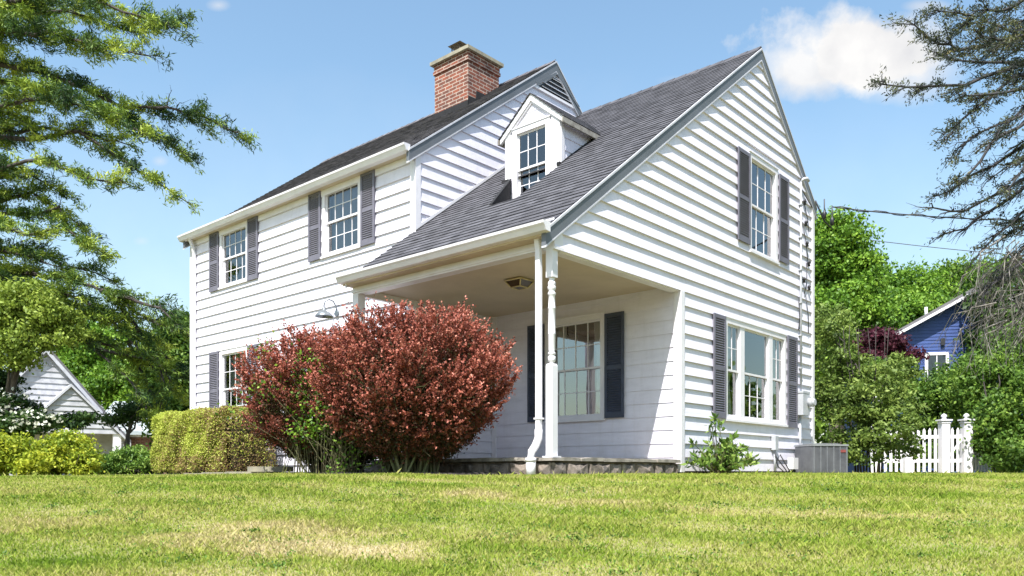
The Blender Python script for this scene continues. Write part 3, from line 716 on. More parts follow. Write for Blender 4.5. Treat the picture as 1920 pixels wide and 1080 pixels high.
# under sheets and ridge cap
for (b0, b1) in ((-.02, BC),):
    n = .755
    mb.face([(-.19, b0, 2.95-.19*.755-.02), (5.55, b0, 7.12), (5.55, 1.69, 7.12), (-.19, 1.69, 2.95-.19*.755-.02)])
    mb.face([(-.19, 2.76, 2.95-.19*.755-.02), (5.55, 2.76, 7.12), (5.55, b1, 7.12), (-.19, b1, 2.95-.19*.755-.02)])
    mb.face([(5.55, b0, 7.12), (7.98, b0, 7.12-.862*2.43), (7.98, b1, 7.12-.862*2.43), (5.55, b1, 7.12)])
for i in range(16):
    b0 = -.035+i*.235; mb.hexa([(5.43, b0, 7.062), (5.43, b0+.25, 7.055), (5.55, b0, 7.165), (5.55, b0+.25, 7.155), (5.43, b0, 7.072), (5.43, b0+.25, 7.065), (5.55, b0, 7.178), (5.55, b0+.25, 7.168)])
    mb.hexa([(5.67, b0, 7.042), (5.67, b0+.25, 7.035), (5.55, b0, 7.163), (5.55, b0+.25, 7.153), (5.67, b0, 7.052), (5.67, b0+.25, 7.045), (5.55, b0, 7.179), (5.55, b0+.25, 7.169)])
groof = mb.build('roof', MSHIN, house)
mb = MB()
P2 = slope_map(4.345, .75)
roof_slab(mb, [(BC-.03, .97), (BL+.06, .97), (BL+.06, 4.68), (BC-.03, 4.68)], P2, [])
roof_slab(mb, [(BC-.03, -3.30), (BL+.06, -3.30), (BL+.06, 0), (BC-.03, 0)], back_map(4.68, 7.855, .86), [])
mb.face([(.97, BC-.02, 5.05), (4.68, BC-.02, 7.835), (4.68, BL+.05, 7.835), (.97, BL+.05, 5.05)])
mb.face([(7.98, BC-.02, 7.835-.86*3.3), (4.68, BC-.02, 7.835), (4.68, BL+.05, 7.835), (7.98, BL+.05, 7.835-.86*3.3)])
for i in range(32):
    b0 = BC-.035+i*.235; mb.hexa([(4.56, b0, 7.777), (4.56, b0+.25, 7.77), (4.68, b0, 7.88), (4.68, b0+.25, 7.87), (4.56, b0, 7.787), (4.56, b0+.25, 7.78), (4.68, b0, 7.893), (4.68, b0+.25, 7.883)])
mroof = mb.build('roof', mat_shingle('lightened_roof_shingle', (1.3, 1.25, 1.3)), house); mroof['label'] = 'higher main roof'  # lightened copy of the shingle, offsets how dark this slope renders at grazing view

# rakes (grey fascia along the gables) --------------------------------
mb = MB()
def rake(P, p0, p1, d0, d1, off, wid, mi=0):   # board below the line p0-p1 in (h,z)
    q0, q1 = (p0[0], p0[1]-off), (p1[0], p1[1]-off)
    mb.prism([q0, q1, (q1[0], q1[1]-wid), (q0[0], q0[1]-wid)], (d0, d1), P, mi)
def rakes(P, pts, wid):
    global mb
    for p, q in zip(pts[:-1], pts[1:]):
        mb = MB()
        rake(P, p, q, -.02, .044, .034, wid, 0); rake(P, p, q, -.02, .054, .004, .030, 1); rake(P, p, q, -.02, .049, .034+wid, .022, 1)
        mb.build('rake_board', [MRAKE, MGREYTRIM], house)
rakes(PG, [(-.19, g_roof(-.19)), (5.55, 7.14), (7.98, g_roof(7.98))], .165)
rakes(PS, [(.98, m_roof(.98)), (4.68, 7.855), (7.98, m_roof(7.98))], .165)
rakes(PE, [(.98, m_roof(.98)), (4.68, 7.855), (7.98, m_roof(7.98))], .165)
# porch roof left edge
mb = MB(); PL = lambda h, z, d: (h, BC+d, z)
mb.prism([(-.19, g_roof(-.19)-.01), (AM-.03, g_roof(AM-.03)-.01), (AM-.03, g_roof(AM-.03)-.15), (-.19, g_roof(-.19)-.12)], (0, .024), PL)
mb.prism([(.14, 2.70), (AM-.03, 2.70), (AM-.03, g_roof(AM)-.12), (.14, g_roof(.14)-.12)], (-.05, -.005), PL)
mb.prism([(.14, 2.60), (AM-.025, 2.60), (AM-.025, 2.70), (.14, 2.70)], (-.06, .02), PL)
mb.build('porch_end_trim', MTRIM, house)
# step flashing lines where roof meets wall: thin white board + dark line
mb = MB()
for s0, s1 in (((AM+.09, g_roof(AM+.09)), (5.2, g_roof(5.2))),):
    mb.prism([(s0[0], s0[1]+.02), (s1[0], s1[1]+.02), (s1[0], s1[1]+.075), (s0[0], s0[1]+.075)], (0, .024), PS)
mb.build('flashing_board', MTRIM, house)
mb = MB(); mb.prism([(AM-.02, g_roof(AM-.02)+.006), (5.5, g_roof(5.5)+.006), (5.5, g_roof(5.5)+.022), (AM-.02, g_roof(AM-.02)+.022)], (0, .05), PS); mb.build('flashing', MFLASH, house)

# gutters -------------------------------------------------------------
def gutter(a, z, b0, b1):
    mb = MB(); pr = [(0, 0), (-.012, -.045), (-.03, -.06), (-.045, -.095), (.03, -.115), (.09, -.115), (.09, 0), (.084, 0), (.084, -.108), (.03, -.108), (-.036, -.09), (-.022, -.056), (-.004, -.041), (.006, 0)]
    pr = [(-.07, 0), (-.065, -.03), (-.045, -.055), (-.02, -.105), (.06, -.115), (.06, -.0), (.054, 0), (.054, -.108), (-.015, -.098), (-.038, -.05), (-.057, -.026), (-.06, 0)]
    n = len(pr); k = len(mb.v)
    for b in (b0, b1): mb.v += [(a+x, b, z+y) for x, y in pr]
    for i in range(n): j = (i+1) % n; mb.f.append((i, j, n+j, n+i)); mb.m.append(0); mb.sm.append(False)
    for s in (0, n):
        for q in ((0, 1, 10, 11), (1, 2, 9, 10), (2, 3, 8, 9), (3, 4, 7, 8), (4, 5, 6, 7)): mb.f.append(tuple(s+i for i in q)); mb.m.append(0); mb.sm.append(False)
        bb = b0 if s == 0 else b1; e = .003*(-1 if s == 0 else 1)
        mb.face([(a-.07, bb+e, z), (a-.045, bb+e, z-.055), (a-.02, bb+e, z-.105), (a+.06, bb+e, z-.115), (a+.06, bb+e, z)])
    return mb.build('gutter', MTRIM, house)
gutter(-.235, 2.868, -.10, BC+.12); gutter(.95, 5.145, BC-.035, BL+.12)
mb = MB(); mb.box((-.18, -.03, 2.735), (.0, BC+.10, 2.755)); mb.box((.99, BC-.02, 5.035), (AM-.005, BL+.05, 5.06)); mb.build('soffit', MCEIL, house)

# downspouts ----------------------------------------------------------
def sq_tube(mb, pts, w=.036, w2=.027):
    rings = []
    for i, p in enumerate(pts):
        p = np.array(p, float); d = np.array(pts[min(i+1, len(pts)-1)], float)-np.array(pts[max(i-1, 0)], float); d /= np.linalg.norm(d)
        a = np.array([0, 1.0, 0]); c = np.cross(d, a); c /= np.linalg.norm(c)
        rings.append([p+a*w*math.cos(t)*1.15+c*w2*math.sin(t)*1.15 if False else p+a*(w*sx)+c*(w2*sy) for sx, sy, t in ((-1, -.8, 0), (-.8, -1, 0), (.8, -1, 0), (1, -.8, 0), (1, .8, 0), (.8, 1, 0), (-.8, 1, 0), (-1, .8, 0))])
    mb.grid(rings, smooth=False, cap=True)
mb = MB(); db = .165
sq_tube(mb, [(-.10, db, 2.77), (-.07, db, 2.62), (-.065, db, 2.4), (-.065, db, 1.4), (-.065, db, .46)])
mb.tube([(-.065, db, .50), (-.07, db, .40), (-.11, db+.01, .31), (-.17, db+.02, .24), (-.185, db+.02, .15), (-.185, db+.02, .12)], .047, 12)
mb.tube([(-.185, db+.02, .16), (-.185, db+.02, -.06)], .058, 14); mb.tube([(-.185, db+.02, .165), (-.185, db+.02, .12)], .064, 14)
mb.box((-.10, db-.05, .62), (-.02, db+.05, .64))
mb.build('downspout', MTRIM, house)
mb = MB(); sq_tube(mb, [(1.0, BL-.22, 5.05), (1.06, BL-.22, 4.9), (AM-.06, BL-.22, 4.75), (AM-.06, BL-.22, .3), (AM-.06, BL-.22, .05)]); mb.build('downspout', MTRIM, house)

# porch posts ---------------------------------------------------------
mb = MB(); pw = .050; c = (pw-.012, pw+.0)
mb.box((c[0]-pw, c[1]-pw, 2.29), (c[0]+pw, c[1]+pw, 2.612)); mb.box((c[0]-pw, c[1]-pw, .176), (c[0]+pw, c[1]+pw, 1.25))
mb.grid([[(c[0]+s*x, c[1]+s*y, z) for x, y in ((-1, -1), (1, -1), (1, 1), (-1, 1))] for s, z in ((pw, 1.25), (pw*.8, 1.275))], smooth=False, cap=True)
mb.box((c[0]-pw-.03, c[1]-pw-.03, .17), (c[0]+pw+.03, c[1]+pw+.03, .188))
mb.lathe((c[0], c[1], 0), [(r_*.82, z_) for r_, z_ in [(.045, 1.27), (.030, 1.285), (.052, 1.30), (.056, 1.33), (.056, 1.36), (.035, 1.375), (.055, 1.385), (.055, 1.405), (.038, 1.42), (.050, 1.45), (.052, 1.62), (.055, 1.625), (.055, 1.635), (.052, 1.64), (.051, 1.92), (.055, 1.925), (.055, 1.94), (.050, 1.945), (.047, 2.08),
                           (.058, 2.09), (.058, 2.11), (.045, 2.12), (.045, 2.14), (.060, 2.155), (.060, 2.185), (.048, 2.20), (.058, 2.21), (.050, 2.24), (.035, 2.255), (.044, 2.275), (.048, 2.292)]], 20)
mb.build('porch_post', MTRIM, house)
mb = MB(); mb.box((-.01, BC-.045, .17), (.12, BC+.085, 2.63)); mb.build('porch_post', MTRIM, house)

# dormer --------------------------------------------------------------
DA, D0, D1 = 2.35, 1.75, 2.85; DM = 2.30; ZE = 5.50; ZP = 5.96
PD = lambda h, z, d: (DA-d, h, z)
DW = (1.93, 2.70, 4.24, 5.50)
rf = lambda a: 2.95+.755*a
mb = MB(); o_ = [(1.98, 2.65, 4.30, 5.43)]
out = [(D0, 3.9), (D1, 3.9), (D1, ZE+.02), (DM, ZP-.02), (D0, ZE+.02)]
courses(mb, out, PD, 3.9, .3, openings=o_, lip=.008, top=.002); sheath(mb, out, PD, o_)
for sgn, b in ((-1, D0), (1, D1)):
    PQ = (lambda h, z, d, b=b, s=sgn: (h, b+s*d, z))
    out = [(DA, rf(DA)-.1), (3.55, ZE+.02), (DA, ZE+.02)]
    courses(mb, out, PQ, 4.77, .2); sheath(mb, out, PQ)
dormer = mb.build('dormer', MSID, house)
mb = MB()
mb.box((D0-.012, 3.93, 0), (D0+.15, ZE-.0, .026), PD); mb.box((D1-.10, 3.93, 0), (D1+.012, ZE-.0, .026), PD)
mb.box((DA-.0, D0-.024, rf(DA)-.1), (DA+.085, D0, ZE-.0))
mb.box((DA-.0, D1, rf(DA)-.1), (DA+.085, D1+.024, ZE-.0))
mb.box((DA, D0-.020, ZE-.06), (3.3, D0, ZE+.0))
# rake boards on the dormer front
ov = .10; k = (ZP-ZE)/(DM-D0)
for s in (-1, 1):
    e = DM+s*(DM-D0+ov); ze = ZP-k*abs(e-DM)
    mb.prism([(DM, ZP+.0), (e, ze), (e, ze-.085), (DM, ZP-.105)], (.0, .05), PD); mb.prism([(DM, ZP-.105), (e-s*.1, ze-.085+k*.1), (e-s*.1, ze-.12+k*.1), (DM, ZP-.14)], (.0, .03), PD)
mb.build('dormer_trim', MTRIM, dormer)
mb = MB()
for s in (-1, 1):
    e = DM+s*(DM-D0+ov+.02); ze = ZP-k*abs(e-DM)
    ar = lambda z: (z-2.95)/.755
    nn = 8
    for i in range(nn):
        t0, t1 = i/nn, (i+1)/nn; h0_, h1_ = DM+(e-DM)*t0, DM+(e-DM)*t1+s*.01; z0_, z1_ = ZP+(ze-ZP)*t0, ZP+(ze-ZP)*t1
        th = .012
        mb.hexa([(DA-.07, h0_, z0_+.002), (DA-.07, h1_, z1_+.010), (ar(z0_)+.1, h0_, z0_+.002), (ar(z1_)+.1, h1_, z1_+.010),
                 (DA-.07, h0_, z0_+th), (DA-.07, h1_, z1_+th+.010), (ar(z0_)+.1, h0_, z0_+th), (ar(z1_)+.1, h1_, z1_+th+.010)])
mb.build('dormer_roof', MSHIN, dormer)
mb = MB()
for s in (-1, 1):
    e = DM+s*(DM-D0+ov+.028); ze = ZP-k*abs(e-DM)
    mb.box((DA-.085, min(e, e-s*.03), ze-.075), (ar(ze)+.02, max(e, e-s*.03), ze+.004))
    mb.box((DA-.05, min(e-s*.1, D0 if s < 0 else D1), ze-.07), (ar(ze)-.04, max(e-s*.1, D0 if s < 0 else D1), ze-.055)) if False else None
mb.build('dormer_eave', plain('worn_brown_edge', (.30, .28, .25), (.16, .14, .12), 8, .7), dormer)
hh = house; W_ = window(DW, PD, grid=(3, 2), curtain=None, split=.47); W_.parent = dormer
# the cut in the roof in front of the dormer window
mb = MB()
zf = 3.90
mb.face([(1.27, 1.70, zf), (1.27, 2.75, zf), (2.34, 2.75, zf), (2.34, 1.70, zf)])
mb.face([(1.27, 1.701, zf), (2.34, 1.701, zf), (2.34, 1.701, rf(2.34)), (1.27, 1.701, rf(1.27))])
mb.face([(1.27, 2.20, zf), (2.34, 2.75, zf), (2.34, 2.75, rf(2.34)-.002), (1.27, 2.20, rf(1.27)-.002)])
mb.hexa([(1.30, 2.19, rf(1.3)+.004), (1.30, 2.25, rf(1.3)+.004), (2.33, 2.73, rf(2.33)+.004), (2.33, 2.79, rf(2.33)+.004), (1.30, 2.19, rf(1.3)+.03), (1.30, 2.25, rf(1.3)+.03), (2.33, 2.73, rf(2.33)+.03), (2.33, 2.79, rf(2.33)+.03)])
mb.prism([(2.36, rf(2.36)+.005), (3.28, rf(3.28)+.005), (3.28, rf(3.28)+.028), (2.36, rf(2.36)+.028)], (0, .035), lambda h, z, d: (h, D0-d, z))
mb.box((2.30, D0-.03, rf(2.3)+.01), (2.42, D0+.03, rf(2.3)+.06))
mb.box((2.28, D1-.09, rf(2.28)+.0), (2.36, D1+.05, rf(2.28)+.05))
mb.build('dormer_well', MFLASH, dormer)

# attic vent ----------------------------------------------------------
mb = MB(); vz = 7.185
vl, vr = 4.10, 5.38; va = 4.70; vt = 7.60
tri = [(vl, vz), (vr, vz), (va, vt)]
mb.mi = 0
mb.prism([(4.16, vz+.01), (5.32, vz+.01), (va, vt-.03)], (.0, .022), PS, 0)
for i in range(5):
    z = vz+.035+i*.085; f_ = (vt-.03-z)/(vt-vz)
    if f_ < .1: continue
    a0 = va-(va-4.19)*f_; a1 = va+(5.29-va)*f_
    mb.hexa([PS(a0, z, .046), PS(a1, z, .046), PS(a0, z+.014, .026), PS(a1, z+.014, .026), PS(a0, z+.012, .048), PS(a1, z+.012, .048), PS(a0, z+.026, .026), PS(a1, z+.026, .026)], 1)
mb.box((3.96, vz-.05, 0), (5.46, vz, .04), PS, 1)
def strip(p, q, w, d, mi):
    n = np.array([-(q[1]-p[1]), q[0]-p[0]]); n = n/np.linalg.norm(n)*w
    mb.prism([p, q, (q[0]+n[0], q[1]+n[1]), (p[0]+n[0], p[1]+n[1])], (0, d), PS, mi)
strip((vl, vz), (va, vt), .05, .054, 2); strip((va, vt), (vr, vz), .05, .054, 2)
mb.build('attic_vent', [MBLACK, MTRIM, MRAKE], house)

# chimney -------------------------------------------------------------
CA0, CA1, CB0, CB1 = 3.55, 4.42, 4.93, 5.86
mb = MB(); mb.box((CA0, CB0, 6.6), (CA1, CB1, 7.87)); mb.box((CA0-.025, CB0-.025, 7.87), (CA1+.025, CB1+.025, 7.93)); mb.box((CA0-.012, CB0-.012, 7.93), (CA1+.012, CB1+.012, 8.06))
ch = mb.build('chimney', MBRICK, mroof)
mb = MB()
cp = [(CA0-.07, CB0-.07), (CA1+.07, CB0-.07), (CA1+.07, CB1+.07), (CA0-.07, CB1+.07)]
cc_ = ((CA0+CA1)/2, (CB0+CB1)/2)
mb.grid([[(cc_[0]+(x-cc_[0])*s, cc_[1]+(y-cc_[1])*s, z) for x, y in cp] for s, z in ((1, 8.06), (1.0, 8.125), (.78, 8.17))], smooth=False, cap=True)
mb.build('chimney_cap', MCAP, ch)
mb = MB()
t0 = (CA0+.17, CB0+.39, CA1+.02, CB0+.66)
for x in (t0[0]+.02, t0[2]-.02):
    for y in (t0[1]+.02, t0[3]-.02): mb.tube([(x, y, 8.15), (x, y, 8.42)], .010, 5)
mb.hexa([(t0[0]-.04, t0[1]-.04, 8.42), (t0[2]+.04, t0[1]-.04, 8.42), (t0[0]-.04, t0[3]+.04, 8.42), (t0[2]+.04, t0[3]+.04, 8.42), (t0[0]+.06, t0[1]+.06, 8.44), (t0[2]-.06, t0[1]+.06, 8.44), (t0[0]+.06, t0[3]-.06, 8.44), (t0[2]-.06, t0[3]-.06, 8.44)])
for i in range(15):
    x = t0[0]+.02+(t0[2]-t0[0]-.04)*i/14
    for y in (t0[1]+.02, t0[3]-.02): mb.box((x-.002, y-.002, 8.15), (x+.002, y+.002, 8.42))
    y = t0[1]+.02+(t0[3]-t0[1]-.04)*i/14
    for x in (t0[0]+.02, t0[2]-.02): mb.box((x-.002, y-.002, 8.15), (x+.002, y+.002, 8.42))
mb.build('spark_arrestor', plain('rusty_metal', (.16, .13, .10), (.08, .06, .05), 12, .6, metal=.4), ch)
mb = MB(); mr = lambda a: 4.345+.75*a
mb.prism([(CB0-.02, mr(CA0)-.05), (CB1+.02, mr(CA0)-.05), (CB1+.02, mr(CA0)+.09), (CB0-.02, mr(CA0)+.09)], (0, .025), lambda h, z, d: (CA0-d, h, z))
for i in range(2):
    a0 = CA0-.02+i*.22; a1 = a0+.23
    mb.prism([(a0, mr(a0)-.03), (a1, mr(a1)-.03), (a1, mr(a1)+.03), (a0+.02, mr(a1)+.02)], (.002, .02), lambda h, z, d: (h, CB0-d, z))
mb.build('chimney_flashing', MFLASH, ch)

# fittings ------------------------------------------------------------
mb = MB(); lc = (1.14, 1.52)   # lantern under the porch ceiling
mb.box((lc[0]-.10, lc[1]-.10, 2.685), (lc[0]+.10, lc[1]+.10, 2.70), mi=0)
A4 = ((-1, -1), (1, -1), (1, 1), (-1, 1))
for i in range(4):
    x, y = A4[i]; x2, y2 = A4[(i+1) % 4]
    mb.tube([(lc[0]+x*.145, lc[1]+y*.145, 2.675), (lc[0]+x*.085, lc[1]+y*.085, 2.585)], .010, 5, mi=0)
    mb.tube([(lc[0]+x*.145, lc[1]+y*.145, 2.678), (lc[0]+x2*.145, lc[1]+y2*.145, 2.678)], .013, 5, mi=0)
    mb.tube([(lc[0]+x*.085, lc[1]+y*.085, 2.585), (lc[0]+x2*.085, lc[1]+y2*.085, 2.585)], .010, 5, mi=0)
    mb.face([(lc[0]+x*.138, lc[1]+y*.138, 2.675), (lc[0]+x2*.138, lc[1]+y2*.138, 2.675), (lc[0]+x2*.08, lc[1]+y2*.08, 2.587), (lc[0]+x*.08, lc[1]+y*.08, 2.587)], mi=1)
mb.face([(lc[0]+x*.082, lc[1]+y*.082, 2.584) for x, y in A4], mi=1)
mb.build('porch_light', [plain('pale_brass', (.62, .52, .30), (.45, .36, .2), 8, .4, metal=.3), plain('smoky_glass', (.07, .05, .03), (.05, .035, .02), 4, .25)], house)
mb = MB(); lb = 5.80   # gooseneck lamp on the front wall
mb.lathe((AM-.03, lb, 2.80), [(.001, -.05), (.05, -.05), (.05, .05), (.001, .05)], 12) if False else mb.tube([(AM-.015, lb-.05, 2.78), (AM-.05, lb-.05, 2.78)], .055, 14)
mb.tube([(AM-.03, lb-.05, 2.78), (AM-.05, lb-.04, 2.90), (AM-.09, lb-.02, 2.985), (AM-.16, lb, 3.01), (AM-.23, lb+.02, 2.975), (AM-.25, lb+.03, 2.90), (AM-.25, lb+.03, 2.86)], .013, 8)
mb.lathe((AM-.25, lb+.03, 2.70), [(.155, 0), (.155, .008), (.145, .03), (.10, .075), (.05, .10), (.032, .125), (.030, .165), (.001, .17)], 20, cap=False)
mb.build('wall_lamp', MGALV, house)
# electric service: mast pipe, meter, hooks
mb = MB(); ax = 7.20
mb.tube([(ax, -.05, 5.33), (ax, -.05, 1.52)], .019, 8); mb.tube([(ax, -.05, 5.33), (ax+.03, -.09, 5.38), (ax+.10, -.12, 5.40), (ax+.16, -.13, 5.36)], [.019, .03, .035, .03], 8)
for z in (4.9, 4.3, 3.7, 3.1, 2.5, 1.9): mb.box((ax-.04, -.075, z), (ax+.04, -.02, z+.02))
mb.tube([(ax-.03, -.05, 1.04), (ax-.03, -.05, .12)], .022, 8)
mb.build('service_conduit', MPVC, house)
mb = MB(); mb.box((7.06, -.15, 1.04), (7.36, -.022, 1.46)); mb.box((7.05, -.155, 1.44), (7.37, -.02, 1.475))
mb.tube([(7.32, -.15, 1.28), (7.32, -.235, 1.28)], .085, 18); mb.tube([(7.32, -.225, 1.28), (7.32, -.27, 1.28)], [.075, .06], 18)
mb.build('electric_meter', MPVC, house)
mb = MB()
for (a0, z0_), (a1, z1_) in (((7.36, 5.02), (7.62, 4.5)), ((7.3, 4.62), (7.56, 3.95)), ((7.5, 3.9), (7.4, 3.3)), ((7.30, 5.2), (7.8, 5.0)), ((7.45, 3.3), (7.6, 2.6)), ((7.12, 3.2), (7.13, 2.6))):
    mb.tube([(a0, -.04, z0_), ((a0+a1)/2+.03, -.05, (z0_+z1_)/2-.05), (a1, -.035, z1_)], .008, 5)
for a_, z_ in ((7.38, 5.0), (7.44, 4.62), (7.5, 4.25), (7.58, 3.9), (7.35, 3.55), (7.6, 3.45)): mb.lathe((a_, -.05, z_), [(.001, -.05), (.03, -.045), (.02, 0), (.035, .015), (.02, .05), (.001, .055)], 8)
mb.build('service_wires', MBLACK, house)
mb = MB(); mb.box((5.98, -.10, .38), (6.10, -.022, .62)); mb.tube([(6.04, -.06, .38), (6.04, -.06, .02)], .022, 8)
mb.build('outlet_box', MPVC, house)
mb = MB()   # the two spring-like insulators on the rear eave
for da in (0, .3):
    p = np.array([AB+.12+da*.9, -.10-da*.3, 4.88-.1*da])
mb.tube([(AB+.0, -.06, 5.15), (AB+.25, -.14, 4.80), (AB+.50, -.20, 4.70)], .016, 6)
for q in ((AB+.24, -.14, 4.84), (AB+.48, -.20, 4.76)): mb.lathe(q, [(.001, 0), (.035, .01), (.04, .12), (.02, .15), (.012, .18), (.012, .38), (.001, .39)], 8)
mb.build('service_insulator', MBLACK, house)
mb = MB(); hp = (2.0, 3.0)
mb.tube([(1.6, 3.1, 2.70), (1.6, 3.1, 2.56), (1.61, 3.1, 2.52), (1.6, 3.08, 2.49), (1.585, 3.1, 2.51)], .008, 6); mb.build('plant_hook', MBLACK, house)

# ------------------------------------------------------------------ things by the house
def hp_(a, b, z=0): return O+a*UA+b*VA+np.array([0, 0, z])
root = empty('air_conditioner', hp_(6.98, -.50, -.056), HZ+R(-38)); tag(root, 'grey louvred air conditioner condenser standing on the lawn at the house corner', 'air conditioner')
mb = MB(); w, d, h = .33, .30, .54
mb.box((-w+.015, -d+.015, .04), (w-.015, d-.015, h-.03))
for i in range(46):
    x = -w+.02+i*(2*w-.04)/45
    if i in (0, 9, 18, 27, 36, 45): mb.box((x-.014, -d-.004, .05), (x+.014, -d+.02, h-.03))
    else: mb.box((x-.003, -d, .05), (x+.003, -d+.02, h-.03))
    y = -d+.02+i*(2*d-.04)/45
    for s in (-1, 1): mb.box((s*w-.008, y-.003, .05), (s*w+.008, y+.003, h-.03))
for x, y in ((-w, -d), (w-.03, -d), (w-.03, d-.03), (-w, d-.03)): mb.box((x, y, .03), (x+.03, y+.03, h-.03))
mb.build('cabinet', MACM, root)
mb = MB(); mb.box((-w-.012, -d-.012, h-.03), (w+.012, d+.012, h)); 
for r_ in (.08, .14, .20, .26, .31): mb.tube([(r_*math.cos(t*math.pi/12), r_*math.sin(t*math.pi/12), h+.012) for t in range(25)], .004, 4)
mb.build('top_grille', plain('lid_metal', (.26, .27, .28), (.2, .21, .22), 5, .5, metal=.2), root)
mb = MB(); mb.box((w-.14, -d-.008, .40), (w-.04, -d-.001, .445)); mb.build('badge', plain('badge_red', (.22, .05, .045), (.15, .035, .035), 8, .5), root)
mb = MB(); mb.box((-w, -d, -.02), (w, d, .03)); mb.build('base_pad', MCAP, root)
# small junction box with pipes
root = empty('junction_box', hp_(6.42, -.22, -.05), HZ); tag(root, 'small white electrical junction box with dangling cables beside the air conditioner', 'electrical box')
mb = MB(); mb.box((-.10, -.05, .10), (.12, .05, .30)); mb.build('box_body', MTRIM, root)
mb = MB(); mb.box((-.03, -.02, -.05), (.05, .02, .10)); mb.build('bracket', MBLACK, root)
mb = MB()
for pts in ([(-.42, .14, .40), (-.40, .10, .15), (-.25, .02, .02), (-.05, 0, .12)], [(-.42, .14, .35), (-.30, .10, .22), (-.2, .05, .10), (-.15, .0, -.02)], [(.05, 0, .12), (.0, -.08, -.0), (-.2, -.05, .03), (-.3, .1, .35), (-.36, .15, .2)]):
    mb.tube(pts, .010, 6)
mb.build('cables', MBLACK, root)

# flagstones at the left of the shrubs
random.seed(9)
fl = []
for i, (px, Y, w_, d_, z_) in enumerate(((505, 10.9, .34, .22, .10), (470, 11.0, .42, .26, .035), (425, 11.5, .40, .25, .03), (385, 12.0, .36, .25, .02))):
    mb = MB(); n = 9
    pol = [(w_*math.cos(2*math.pi*j/n)*random.uniform(.85, 1.1), d_*math.sin(2*math.pi*j/n)*random.uniform(.85, 1.1)) for j in range(n)]
    mb.prism(pol, (-.04, .03)); o = mb.build('flagstone', MCAP); p = gat(px, Y, z_); o.location = p; o.rotation_euler = (0, 0, random.uniform(-.3, .3))
    tag(o, ['pale flat flagstone laid on top of another beside the red barberry', 'wide flat flagstone under the pale one beside the barberry', 'flat edging stone between hedge and pale flagstone', 'leftmost flat edging stone in front of the clipped hedge'][i], 'flagstone', 'edging flagstones before the hedge')
    if i == 0:
        mb = MB()

